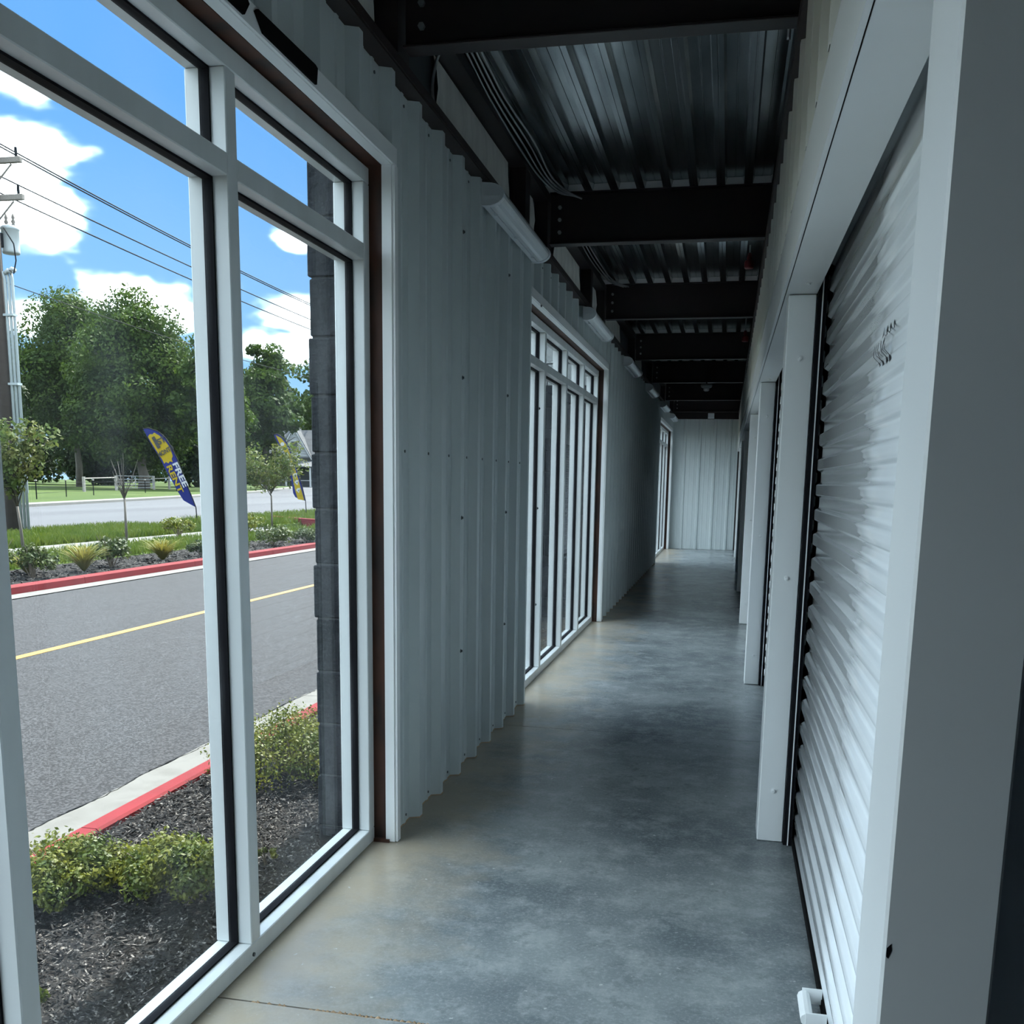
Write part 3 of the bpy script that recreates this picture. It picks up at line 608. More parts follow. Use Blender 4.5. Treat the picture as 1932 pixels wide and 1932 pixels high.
def copy_tree(o, parent=None):
    c = o.copy(); col.objects.link(c); c.parent = parent
    for ch in o.children: copy_tree(ch, c)
    return c
lab = ['white strip light nearest the camera, high on the ribbed wall', 'second white strip light, above the middle storefront window', 'third white strip light, just past the middle window', 'fourth white strip light along the top of the dark wall', 'fifth white strip light, next to last before the end wall', 'last tiny white strip light beside the end wall']
for i, y in enumerate((5.20, 8.42, 11.45, 14.35, 17.30, 20.15)):
    o = L0 if i == 0 else copy_tree(L0)
    o.location = (-1.14, y, 2.59); o['label'] = lab[i]; o['category'] = 'light'; o['group'] = 'strip lights along the window wall'

# ================================================================== CABLES AND DEVICES UNDER THE DECK
def cable(pts, r, label, group=None, name='cable', m='cable'):
    P = []
    for a, b, c, d in zip([pts[0]] + pts[:-2], pts[:-1], pts[1:], pts[2:] + [pts[-1]]):
        for i in range(6):
            t = i / 6.0
            P.append(tuple(0.5 * (2 * q + (w - p) * t + (2 * p - 5 * q + 4 * w - e) * t * t + (3 * q - p - 3 * w + e) * t ** 3) for p, q, w, e in zip(a, b, c, d)))
    P.append(pts[-1])
    tg = dict(label=label, category='cable')
    if group: tg['group'] = group
    MB().tube(P, r, 6).build(name, m, smooth=True, **tg)
G = 'metal cables looping under the roof deck'
for j in range(4):
    e = 0.020 * j
    cable([(-1.095 + e, 3.50, 3.012 - 0.002), (-1.10 + e, 4.1, 3.006), (-1.115 + e * 1.2, 4.6, 2.998 - 0.003 * j), (-1.112 + e * 1.5, 5.2, 2.985), (-1.10 + e * 1.1, 5.75, 2.985), (-1.05 + e, 6.08, 2.99), (-0.96 + e * 0.6, 6.17, 2.992 - 0.006 * j)], 0.0055, 'grey armoured cable under the deck before the second beam, %s of four' % ('outermost', 'second', 'third', 'innermost')[j], G)
for j in range(3):
    e = 0.022 * j
    cable([(-1.09 + e, 6.30, 3.005), (-1.10 + e, 7.2, 3.0), (-1.10 + e * 1.2, 8.0, 2.99), (-1.06 + e, 8.65, 2.985), (-0.96 + e, 8.95, 2.985)], 0.0055, 'grey armoured cable under the deck before the third beam, %s of three' % ('outermost', 'middle', 'innermost')[j], G)
cable([(-1.10, 3.90, 2.985), (-1.130, 3.93, 2.945), (-1.158, 3.945, 2.90), (-1.174, 3.95, 2.84), (-1.178, 3.955, 2.78), (-1.166, 3.965, 2.69)], 0.007, 'grey ribbed flexible conduit curling down beside the first beam', name='flexible_conduit')
cable([(0.03, 3.50, 2.985), (0.07, 3.56, 2.975), (0.105, 3.62, 2.93), (0.12, 3.66, 2.86), (0.122, 3.69, 2.78)], 0.007, 'pale ribbed conduit bending over the door header by the first beam', name='flexible_conduit')
d = empty('smoke_detector', (-0.36, 14.55, 2.62), label='round white smoke detector hanging under the fifth beam', category='smoke detector')
MB().lathe([(0.075, 0.0), (0.08, -0.02), (0.07, -0.045), (0.045, -0.055)], (-0.36, 14.55, 2.70), 20).build('base', 'white', d, smooth=True)
MB().lathe([(0.04, 0.0), (0.04, -0.03), (0.025, -0.04)], (-0.36, 14.55, 2.645), 16).build('sensor', 'white', d, smooth=True)
MB().tube([(-0.36, 14.55, 2.70), (-0.36, 14.55, 2.735)], 0.012, 8).build('stem', 'steel', d)
def alarm(x, y, z, label):
    d = empty('alarm_beacon', (x, y, z), label=label, category='alarm', group='small red alarm devices under the beams')
    MB().lathe([(0.030, 0.0), (0.034, 0.008), (0.034, 0.045), (0.028, 0.055)], (x, y, z), 12).build('body', 'red', d, smooth=True)
    MB().lathe([(0.014, 0.0), (0.02, 0.012), (0.012, 0.05)], (x, y, z + 0.056), 10).build('horn', 'red', d, smooth=True)
    MB().tube([(x, y, z + 0.10), (x, y, 3.02)], 0.007, 6).build('stem', 'cable', d)
alarm(0.070, 7.70, 2.86, 'red alarm device hung beyond the second beam by the doors')
alarm(0.095, 10.6, 2.74, 'tiny red alarm device hung beyond the third beam')
MB().bbox(-0.45, -0.33, 20.40, 20.455, 2.60, 2.70, 0.004).build('junction_box', 'lbody', label='small grey junction box over the end wall', category='junction box')

# ================================================================== OUTSIDE: PILASTERS
def pilaster(y, ztop, label, pale=None, xo=-1.494):
    p = empty('block_pilaster', (-1.42, y + 0.2, -0.2), kind=S, label=label, category='pilaster')
    MB().box(xo + 0.009, -1.345, y + 0.010, y + 0.385, -0.25, ztop - 0.01).build('mortar_core', 'mortar', p)
    z = -0.203; k = 0; r = random.Random(int(y * 10))
    while z < ztop - 0.05:
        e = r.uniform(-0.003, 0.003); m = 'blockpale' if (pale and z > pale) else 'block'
        if k % 2 == 0: 
            cutx = [-1.342]
            while cutx[-1] - 0.40 > xo + 0.05: cutx.append(cutx[-1] - 0.40)
            cutx.append(xo)
            for q0, q1 in zip(cutx, cutx[1:]): MB().bbox(q1 + 0.004 + (e if q1 == xo else 0), q0 - 0.004, y + e, y + 0.395, z + 0.004, z + 0.1992, 0.004).build('block', m, p)
        elif xo < -1.6:
            cutx = [-1.342, -1.542]
            while cutx[-1] - 0.40 > xo + 0.05: cutx.append(cutx[-1] - 0.40)
            cutx.append(xo)
            for q0, q1 in zip(cutx, cutx[1:]): MB().bbox(q1 + 0.004 + (e if q1 == xo else 0), q0 - 0.004, y - e, y + 0.395, z + 0.004, z + 0.1992, 0.004).build('block', m, p)
        else:
            MB().bbox(-1.494 + e, -1.342, y + e, y + 0.193, z + 0.004, z + 0.1992, 0.004).build('block', m, p)
            MB().bbox(-1.494 - e, -1.342, y + 0.203, y + 0.395, z + 0.004, z + 0.1992, 0.004).build('block', m, p)
        z += 0.2032; k += 1
pilaster(3.475, 2.43, 'charcoal block pilaster outside, beside the near window')
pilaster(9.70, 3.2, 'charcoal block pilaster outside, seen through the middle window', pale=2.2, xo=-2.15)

# ================================================================== OUTSIDE: GROUND
GY0, GY1 = -14.0, 150.0
MB().box(-2.446, -1.34, GY0, 60, -0.5, -0.125).build('planting_bed', 'mulch', kind=S, label='dark mulch bed right under the storefront windows', category='planting bed')
def kerb(name, x0, x1, label, back):
    # upstand x0..x1 (x1 nearer the building) in poured lengths
    k = empty(name, ((x0 + x1) / 2, 20, -0.3), kind=S, label=label, category='kerb')
    y = -6.0 + 0.31
    while y < 62:
        y2 = y + 3.05
        lo, hi = sorted((x0, x1))
        prof = [(lo, -0.45), (hi, -0.45), (hi, -0.105), (hi - 0.012, -0.095), (lo + 0.03, -0.095), (lo + 0.008, -0.115)]
        if back: prof = [(lo, -0.45), (hi, -0.45), (hi - 0.008, -0.115), (hi - 0.03, -0.095), (lo + 0.012, -0.095), (lo, -0.105)]
        MB().prism(prof, y, y2 - 0.006, lambda p, q, t: (p, t, q)).build('kerb_length', 'kerbred', k)
        y = y2
    return k
def gutter(name, x0, x1, label, seed):
    k = empty(name, ((x0 + x1) / 2, 20, -0.4), kind=S, label=label, category='gutter')
    r = random.Random(seed); y = -6.0 + 0.31
    while y < 62:
        y2 = y + 3.05; n = 24
        # ragged asphalt edge on the road side
        road = x0 if abs(x0) < abs(x1) and False else None
        v = []; f = []
        for i in range(n + 1):
            yy = y + (y2 - 0.006 - y) * i / n
            if seed == 1: a, b = x0 + r.uniform(-0.012, 0.012), x1
            else: a, b = x0, x1
            v += [(a, yy, -0.201), (b, yy, -0.193)]
        for i in range(n): f.append((2 * i, 2 * i + 1, 2 * i + 3, 2 * i + 2))
        MB().add(v, f).build('gutter_length', 'gutter', k)
        y = y2
r9 = random.Random(5); v = []; f = []
for i in range(400):
    yy = 1.5 + i * 0.03; c = -2.897 + 0.010 * math.sin(i * 0.23) + r9.uniform(-0.008, 0.008); w_ = r9.uniform(0.003, 0.009)
    v += [(c - w_, yy, -0.2028), (c + w_, yy, -0.1985)]
    if i: f.append((2 * i - 2, 2 * i - 1, 2 * i + 1, 2 * i))
CRACK = (v, f)
kerb('near_kerb', -2.556, -2.446, 'red painted kerb edging the bed under the windows', False)
gutter('near_gutter', -2.895, -2.556, 'pale concrete gutter pan in front of the near red kerb', 1)
MB().add(*CRACK).build('edge_crack', 'blackrub', bpy.data.objects['near_gutter'])
MB().box(-8.60, -2.50, GY0, 62, -0.55, -0.205).build('driveway', 'asphalt', kind=S, label='grey asphalt driveway between the two red kerbs', category='driveway')
MB().box(-5.86, -5.755, GY0, 62, -0.2048, -0.2015).build('lane_line', 'yellow', bpy.data.objects['driveway'], label='yellow painted centre line')
gutter('far_gutter', -8.90, -8.55, 'pale gutter strip in front of the far red kerb', 2)
kerb('far_kerb', -9.05, -8.90, 'red painted kerb across the driveway', True)
MB().box(-10.5, -9.05, GY0, 23.6, -0.5, -0.11).build('far_bed', 'mulch', kind=S, label='mulched shrub bed behind the far red kerb', category='planting bed')
MB().box(-12.1, -10.5, GY0, 23.6, -0.5, -0.10).box(-11.9, -9.05, 25.2, 62, -0.5, -0.10).build('verge_strip', 'grass', kind=S, label='grass strip between the shrub bed and the footpath', category='grass strip')
MB().box(-13.3, -12.1, GY0, 25.0, -0.5, -0.085).box(-16.3, -12.1, 25.0, 26.6, -0.5, -0.085).box(-12.1, -9.05, 23.6, 25.2, -0.5, -0.09).build('footpath', 'gutter', kind=S, label='pale concrete footpath beyond the shrub bed', category='footpath')
MB().box(-16.5, -13.3, GY0, 25.0, -0.5, -0.09).box(-16.5, -13.2, 28.0, 62, -0.5, -0.085).build('roadside_grass', 'grass', kind=S, label='green grass strip beside the main street', category='grass strip')
MB().prism([(-14.9, 31.2), (-12.0, 28.9), (-8.8, 28.9), (-8.8, 29.1), (-12.0, 29.1), (-14.9, 31.4)], -0.3, 0.06, lambda p, q, t: (p, q, t)).build('side_kerb', 'kerbred', kind=S, label='short red kerb at the driveway mouth near the second flag', category='kerb')
mb = MB(); NE = [(-16.5, -14), (-16.5, 25), (-16.7, 29), (-17.3, 36), (-20, 60), (-26, 95), (-36, 150)]; FE = [(-24, -14), (-28.4, 25), (-30.0, 37), (-30.6, 40), (-36, 63), (-45, 93), (-66, 150)]
v = [(x, y, -0.14) for x, y in NE] + [(x, y, -0.14) for x, y in FE]; n = len(NE)
mb.add(v, [(i, i + 1, n + i + 1, n + i) for i in range(n - 1)]).build('main_street', 'street', kind=S, label='pale concrete main street behind the flags', category='street')
mb = MB(); v = [(x, y, -0.02) for x, y in FE] + [(x - 1.1, y, -0.01) for x, y in FE] + [(x, y, -0.2) for x, y in FE]
mb.add(v, [(i, i + 1, n + i + 1, n + i) for i in range(n - 1)] + [(2 * n + i, 2 * n + i + 1, i + 1, i) for i in range(n - 1)]).build('street_kerb', 'gutter', kind=S, label='far kerb of the main street below the lawn', category='kerb')
mb = MB(); v = [(x - 1.1, y, -0.012) for x, y in FE] + [(x - 130, y + 60, 0.0) for x, y in FE]
mb.add(v, [(i, i + 1, n + i + 1, n + i) for i in range(n - 1)]).build('far_lawn', 'lawn', kind=S, label='wide lawn with trees across the main street', category='lawn')
MB().box(-260, 60, -60, 330, -0.9, -0.60).build('ground', 'lawn', kind=S, label='ground below everything outside', category='ground')
MB().prism([(-8.9, 62), (60, 62), (60, 150), (-36, 150), (-20, 62)], -0.5, -0.12, lambda p, q, t: (p, q, t)).build('far_verge', 'grass', kind=S, label='grass past the end of the driveway', category='grass strip')

# wood chips of the near bed
def chips(n, x0, x1, y0, y1, z, seed, s=1.0):
    g = np.random.default_rng(seed); c = np.stack([g.uniform(x0, x1, n), g.uniform(y0, y1, n), z + g.uniform(0.002, 0.03, n)], 1)
    a = g.uniform(0, math.tau, n); L_ = g.uniform(0.010, 0.045, n) * s; w = g.uniform(0.0012, 0.0038, n) * s; tz = g.normal(0, 0.28, n)
    d = np.stack([np.cos(a), np.sin(a), tz], 1) * L_[:, None] * 0.5; e = np.stack([-np.sin(a), np.cos(a), g.normal(0, 0.5, n)], 1) * w[:, None]
    return np.stack([c - d - e, c + d - e, c + d + e * 0.6, c - d + e], 1)
quads('mulch_chips', np.concatenate([chips(30000, -2.43, -1.37, 1.2, 5.2, -0.125, 1), chips(5000, -2.43, -1.37, 5.2, 12, -0.125, 2, 1.5)]), 'chip', at=(-1.9, 3, -0.12), kind='stuff', label='scattered shredded wood chips on the mulch bed under the window', category='mulch')
quads('far_chips', chips(5000, -10.4, -9.1, 9, 23.5, -0.11, 3, 2.6), 'chip', at=(-9.5, 15, -0.11), kind='stuff', label='wood chips in the shrub bed behind the far red kerb', category='mulch')
def blades(n, x0, x1, y0, y1, z, h0, h1, seed):
    g = np.random.default_rng(seed); c = np.stack([g.uniform(x0, x1, n), g.uniform(y0, y1, n), np.full(n, z)], 1)
    a = g.uniform(0, math.tau, n); h = g.uniform(h0, h1, n); w = h * 0.09 + 0.003
    e = np.stack([np.cos(a), np.sin(a), 0 * a], 1) * w[:, None]; t = np.stack([g.normal(0, 0.35, n) * h, g.normal(0, 0.35, n) * h, h], 1)
    return np.stack([c - e, c + e, c + t + e * 0.15, c + t - e * 0.15], 1)
quads('grass_blades', np.concatenate([blades(26000, -16.5, -13.3, 14, 25, -0.09, 0.06, 0.20, 4), blades(12000, -12.1, -10.5, 9, 23.6, -0.10, 0.05, 0.16, 5), blades(16000, -16.4, -13.2, 27.5, 48, -0.09, 0.08, 0.25, 6), blades(9000, -11.9, -9.1, 25.2, 40, -0.10, 0.05, 0.16, 7)]), 'blade', at=(-14, 25, -0.1), kind='stuff', label='tall green grass along the verge and footpath', category='grass')

# ================================================================== PLANTS
def leaf_quads(cent, rad, n, size, g, flat=0.0):
    """n leaf quads spread through blobs: cent (k,3), rad (k,)"""
    k = len(cent); i = g.integers(0, k, n); d = g.normal(0, 1, (n, 3)); d /= np.linalg.norm(d, axis=1)[:, None]
    rr = rad[i] * g.uniform(0.35, 1.0, n) ** 0.5
    c = cent[i] + d * rr[:, None] * np.array([1, 1, 1 - flat])
    nn = d + g.normal(0, 0.7, (n, 3)) + np.array([0, 0, 0.35]); nn /= np.linalg.norm(nn, axis=1)[:, None]
    t = np.cross(nn, g.normal(0, 1, (n, 3))); t /= np.linalg.norm(t, axis=1)[:, None]; b = np.cross(nn, t)
    s = (size * g.uniform(0.6, 1.4, n))[:, None]
    return np.stack([c - t * s, c - b * s * 0.55, c + t * s, c + b * s * 0.55], 1)
def tree(x, y, zb, h, w, trunk_h, seed, leaf, label, nb=70, nl=15000, ls=0.22, group='big trees across the street', tr=0.34, name='tree', cat='tree', top=None):
    g = np.random.default_rng(seed); t = empty(name, (x, y, zb), label=label, category=cat, group=group) if group else empty(name, (x, y, zb), label=label, category=cat)
    # trunk with limbs
    mb = MB(); mb.tube([(x, y, zb - 0.1), (x + 0.1 * tr, y, zb + trunk_h * 0.6), (x - 0.3 * tr, y, zb + trunk_h), (x + 0.2 * tr, y, zb + h * 0.65), (x, y, zb + h * 0.92)], [tr * 1.25, tr, tr * 0.85, tr * 0.45, tr * 0.1], 9)
    ch = h - trunk_h; cz = zb + trunk_h + ch * 0.46
    for k in range(9):
        a = k * 2.4 + seed; z0 = zb + trunk_h + (0.02 + 0.07 * k) * ch; rr = w * 0.38 * (1.0 - 0.05 * k)
        mb.tube([(x, y, z0), (x + math.cos(a) * rr * 0.5, y + math.sin(a) * rr * 0.5, z0 + ch * 0.10), (x + math.cos(a) * rr, y + math.sin(a) * rr, z0 + ch * 0.16)], [tr * 0.45, tr * 0.28, tr * 0.08], 6)
    mb.build('trunk', 'bark', t, smooth=True)
    d = g.normal(0, 1, (nb, 3)); d /= np.linalg.norm(d, axis=1)[:, None]
    r_ = g.uniform(0.45, 1.0, nb)[:, None]
    # crown: wide egg with uneven lobes
    taper = 1.0 - 0.45 * np.clip(d[:, 2:3], 0, 1) * r_
    cen = np.array([x, y, cz]) + d * r_ * np.array([w / 2 * 0.86, w / 2 * 0.86, ch / 2 * 0.92]) * np.concatenate([taper, taper, np.ones_like(taper)], 1)
    rad = g.uniform(0.10, 0.19, nb) * w
    quads('crown', leaf_quads(cen, rad, nl, ls, g, 0.3) - np.array([x, y, zb], dtype=np.float32), leaf, t)
    return t
tree(-69.3, 98.2, -0.05, 22.4, 15.0, 4.2, 1, 'leafA', 'tall green tree across the street, left of the flag, with a bare lower trunk', nb=150, nl=60000, ls=0.18)
tree(-56.5, 90.2, -0.05, 20.0, 15.0, 2.2, 2, 'leafA', 'broad green tree across the street behind the tilted flag', nb=150, nl=60000, ls=0.18, tr=0.5)
tree(-47.5, 88.0, -0.05, 15.0, 8.0, 2.0, 9, 'leafA', 'green tree hidden partly by the window mullion', nb=70, nl=16000, ls=0.24)
tree(-66.8, 80.0, -0.05, 14.5, 9.0, 2.5, 3, 'leafB', 'dark green tree behind the utility pole', nb=70, nl=16000, ls=0.22)
tree(-51.5, 107.0, -0.05, 17.5, 9.5, 2.0, 4, 'leafA', 'dark tree left of the grey roof in the second pane', nb=70, nl=18000, ls=0.25)
tree(-68.5, 170.5, -0.05, 27.0, 17.0, 3.0, 5, 'leafA', 'tall green tree rising behind the grey-roofed house', nb=90, nl=22000, ls=0.36)
tree(-87.0, 176.0, -0.05, 21.0, 16.0, 2.0, 12, 'leafB', 'round dark tree behind the left end of the house', nb=80, nl=18000, ls=0.36)
tree(-92.0, 118.0, -0.05, 15.0, 17.0, 0.6, 6, 'leafB', 'low dark tree filling the gap behind the tall trees', nb=80, nl=18000, ls=0.3)
tree(-78.0, 118.0, -0.05, 11.5, 14.0, 0.3, 7, 'leafB', 'bushy dark tree in the shade behind the field gate', nb=90, nl=20000, ls=0.3)
tree(-63.0, 116.0, -0.05, 12.0, 14.5, 0.3, 8, 'leafB', 'bushy dark tree behind the tilted flag', nb=90, nl=20000, ls=0.3)
tree(-104.0, 110.0, -0.05, 12.0, 13.0, 0.3, 10, 'leafB', 'bushy dark tree low behind the utility pole', nb=70, nl=14000, ls=0.3)
g_ = np.random.default_rng(77)
cen_ = np.stack([np.linspace(-150, -45, 130) + g_.uniform(-1, 1, 130), np.linspace(105, 215, 130) + g_.uniform(-1, 1, 130), g_.uniform(0.5, 4.2, 130)], 1)
quads('hedgerow_foliage', leaf_quads(cen_, g_.uniform(1.2, 2.4, 130), 30000, 0.34, g_), 'leafB', at=(-95, 160, 0), kind='stuff', label='dark tangled hedgerow along the back of the lawn', category='hedgerow')

def shrub(x, y, zb, w, h, seed, leaf, label, n=2600, ls=0.011, nb=26, twigs=14, group='shrubs under the near window', name='shrub', straggle=0.0):
    g = np.random.default_rng(seed); r = random.Random(seed)
    t = empty(name, (x, y, zb), label=label, category='shrub', group=group)
    cen = []
    mb = MB()
    for k in range(twigs):
        a = r.uniform(0, math.tau); q = r.uniform(0.3, 1.0) * w / 2
        p1 = (x + math.cos(a) * q * 0.4, y + math.sin(a) * q * 0.4, zb + h * 0.4); p2 = (x + math.cos(a) * q, y + math.sin(a) * q, zb + h * r.uniform(0.45, 1.0))
        mb.tube([(x + r.uniform(-0.02, 0.02), y + r.uniform(-0.02, 0.02), zb - 0.02), p1, p2], [0.006 * h / 0.3, 0.004 * h / 0.3, 0.002 * h / 0.3], 5)
    mb.build('stems', 'twig', t)
    for k in range(nb):
        a = r.uniform(0, math.tau); q = math.sqrt(r.random()); top = math.sqrt(max(0.0, 1 - 0.75 * q * q))
        cen.append((x + math.cos(a) * q * w / 2 * 0.88, y + math.sin(a) * q * w / 2 * 0.88, zb + h * (0.22 + 0.66 * top * r.uniform(0.45, 1.0))))
    cen = np.array(cen); rad = g.uniform(0.10, 0.19, nb) * w
    quads('foliage', leaf_quads(cen, rad, n, ls, g) - np.array([x, y, zb], dtype=np.float32), leaf, t)
    return t
ZB = -0.125
shrub(-2.17, 2.88, ZB, 0.44, 0.20, 21, 'shrub', 'yellow-green shrub by the red kerb, left end of the near bed', 8000, ls=0.0085, nb=46)
shrub(-2.00, 3.04, ZB, 0.32, 0.13, 22, 'shrub', 'low thin shrub joining two fuller shrubs under the near window', 2200, ls=0.0085, nb=20, twigs=30)
shrub(-1.77, 2.96, ZB, 0.42, 0.24, 23, 'shrub', 'fullest yellow-green shrub, close to the window mullion', 8000, ls=0.0085, nb=46)
shrub(-2.02, 4.42, ZB, 0.78, 0.30, 24, 'shrub', 'wide shrub with bare arching stems in the second pane', 11000, ls=0.0085, nb=60, twigs=60)
shrub(-1.63, 3.30, ZB, 0.10, 0.13, 25, 'shrub', 'tiny green sprig just right of the mullion', 220, ls=0.009, nb=5, twigs=4)
shrub(-1.80, 2.22, ZB, 0.12, 0.07, 26, 'shrub', 'tiny green sprig in the mulch at the bottom left', 180, ls=0.009, nb=5, twigs=3)
FG = 'shrubs in the far bed'
for (x, y, w, h, leaf, lb) in ((-9.75, 12.1, 0.75, 0.55, 'shrubD', 'dark shrub at the left end of the far bed'), (-9.15, 12.25, 0.62, 0.46, 'shrubD', 'dark round shrub in the far bed, left of the straw grass'), (-9.15, 14.1, 0.66, 0.50, 'shrubD', 'dark round shrub in the far bed under the bare sapling'), (-9.0, 16.6, 0.50, 0.30, 'shrubD', 'small dark shrub in the far bed by the mullion'), (-12.3, 21.5, 0.90, 0.55, 'shrub', 'bright green clump on the verge beside the mullion'), (-11.4, 23.2, 1.05, 0.62, 'shrub', 'bright green bush beside the footpath in the second pane'), (-9.1, 19.8, 0.85, 0.42, 'shrubD', 'grey-green shrub in the far bed in the second pane'), (-8.95, 21.2, 0.70, 0.32, 'shrubD', 'small shrub in the far bed next to the pilaster'), (-9.0, 17.9, 0.60, 0.30, 'shrubD', 'low dark shrub in the far bed right of the mullion')):
    shrub(x - 0.32, y, -0.11, w, h, int(x * -100 + y), leaf, lb, 1300, 0.030, 22, 10, FG)
def tuft(x, y, w, h, seed, label):
    g = np.random.default_rng(seed); t = empty('grass_tuft', (x, y, -0.11), label=label, category='grass clump', group='straw coloured grasses in the far bed')
    Q = []; r = random.Random(seed)
    for k in range(240):
        a = r.uniform(0, math.tau); o = r.uniform(0.2, 1) * w / 2; hh = h * r.uniform(0.6, 1.1); c = math.cos(a); s = math.sin(a); wd = 0.008
        for i in range(4):
            t0, t1 = i / 4, (i + 1) / 4
            def pt(u): return np.array([c * o * u, s * o * u, hh * (1.5 * u - 0.75 * u * u)])
            e = np.array([-s, c, 0]) * wd
            Q.append([pt(t0) - e, pt(t0) + e, pt(t1) + e * (1 - t1 * 0.6), pt(t1) - e * (1 - t1 * 0.6)])
    quads('leaves', np.array(Q), 'strawleaf', t)
tuft(-9.4, 13.3, 0.95, 0.50, 31, 'straw-yellow ornamental grass in the far bed, left one'); tuft(-9.45, 15.55, 0.95, 0.46, 32, 'straw-yellow ornamental grass in the far bed, nearer the flag')
tuft(-9.9, 12.7, 0.8, 0.36, 33, 'straw-yellow grass behind the dark shrub at the left edge')

def sapling(x, y, h, w, seed, leaf, label, n, lean=0.0):
    g = np.random.default_rng(seed); r = random.Random(seed)
    t = empty('sapling', (x, y, -0.1), label=label, category='tree', group='young trees along the verge')
    mb = MB(); f = 0.36 if n else 0.42
    mb.tube([(x, y, -0.12), (x - lean * 0.3, y, h * f * 0.5), (x - lean * 0.7, y, h * f)], [0.030, 0.026, 0.022], 7)
    cen = []
    for k in range(16 if n else 11):
        a = r.uniform(0, math.tau); z0 = h * (f - 0.02 + 0.10 * r.random()); o = r.uniform(0.35, 1.0) * w / 2; z1 = h * r.uniform(0.62, 1.0)
        p = [(x - lean * 0.7, y, z0), (x - lean * 0.8 + math.cos(a) * o * 0.55, y + math.sin(a) * o * 0.55, (z0 + z1) / 2), (x - lean + math.cos(a) * o, y + math.sin(a) * o, z1)]
        mb.tube(p, [0.013, 0.008, 0.003], 5); cen += [p[1], p[2], tuple((np.array(p[1]) + np.array(p[2])) / 2)]
    mb.build('trunk', 'bark', t, smooth=True)
    if n:
        cen = np.array(cen); quads('crown', leaf_quads(cen, g.uniform(0.10, 0.20, len(cen)) * w * 0.9, n, 0.045, g) - np.array([x, y, -0.1], dtype=np.float32), leaf, t)
sapling(-11.9, 15.2, 2.15, 1.35, 41, 'leafS', 'leafy young tree in front of the utility pole', 3200, 0.1)
sapling(-12.7, 19.5, 2.0, 0.85, 42, 'leafS', 'bare young tree with upright twigs on the verge', 0)
sapling(-13.1, 27.5, 2.25, 1.9, 43, 'leafS', 'leafy young tree in front of the second flag', 3000)

# ================================================================== FLAGS
FH = Vector((0.9784, 0.2066, 0.0))
FN = Vector((-0.2066, 0.9784, 0.0))
def flag(base, outline, patches, pole, label, texts, shapes=()):
    b = Vector(base); t = empty('feather_flag', base, label=label, category='flag', group='feather flags by the street')
    def P(h, z, off=0.0): return b + FH * h + Vector((0, 0, z - base[2])) + FN * (off + 0.008 * math.sin(z * 4.0))
    def poly(pts, off0, off1, name, m):
        import mathutils
        tri = mathutils.geometry.tessellate_polygon([[Vector((x, z, 0)) for x, z in pts]])
        n = len(pts); mb = MB(); v = [P(x, z, off0) for x, z in pts] + [P(x, z, off1) for x, z in pts]
        f = [tuple(q) for q in tri] + [tuple(n + i for i in q[::-1]) for q in tri] + [(i, (i + 1) % n, n + (i + 1) % n, n + i) for i in range(n)]
        mb.add(v, f); return mb.build(name, m, t)
    cl = poly(outline, 0.0, 0.006, 'cloth', 'navy')
    for pts in patches: poly(pts, -0.006, -0.001, 'yellow_panel', 'sun')
    for nm, pts, m in shapes: poly(pts, -0.010, -0.007, nm, m)
    MB().tube([P(x, z, 0.004) for x, z in pole], 0.016, 7).build('pole', 'gasket', t, smooth=True)
    for body, (h, z), size, ang, m, sx in texts:
        cu = bpy.data.curves.new('print', 'FONT'); cu.body = body; cu.size = size; cu.align_x = 'LEFT'; cu.align_y = 'BOTTOM'; cu.extrude = 0.0008; cu.offset = size * 0.03
        tmp = bpy.data.objects.new('lettering', cu); me = bpy.data.meshes.new_from_object(tmp); bpy.data.objects.remove(tmp); me.materials.clear(); me.materials.append(M[m])
        o = bpy.data.objects.new('lettering', me); col.objects.link(o); o.parent = t
        yax = Vector((0, 0, 1)); zax = -FN
        R_ = Matrix((FH, yax, zax)).transposed().to_4x4()
        o.matrix_local = Matrix.Translation(P(h, z, -0.026) - b) @ R_ @ Matrix.Rotation(ang, 4, 'Z') @ Matrix.Diagonal((sx, 1, 1, 1))
O1 = [(-1.519, 2.711), (-1.36, 2.729), (-1.092, 2.64), (-0.892, 2.471), (-0.712, 2.192), (-0.552, 1.834), (-0.38, 1.347), (-0.221, 0.906), (-0.104, 0.589), (-0.031, 0.398), (-0.205, 0.492), (-0.394, 0.6), (-0.53, 0.821), (-0.709, 1.168), (-0.902, 1.529), (-1.078, 1.889), (-1.301, 2.262)]
Yp = [(-1.385, 2.48), (-1.32, 2.56), (-1.24, 2.55), (-1.188, 2.61), (-1.12, 2.56), (-1.05, 2.53), (-0.96, 2.44), (-0.865, 2.36), (-0.76, 2.20), (-0.70, 2.05), (-0.66, 1.92), (-0.70, 1.83), (-0.668, 1.74), (-0.76, 1.76), (-0.80, 1.70), (-0.88, 1.74), (-0.926, 1.68), (-0.98, 1.80), (-1.06, 1.92), (-1.14, 2.06), (-1.24, 2.22)]
A1 = -math.radians(66)
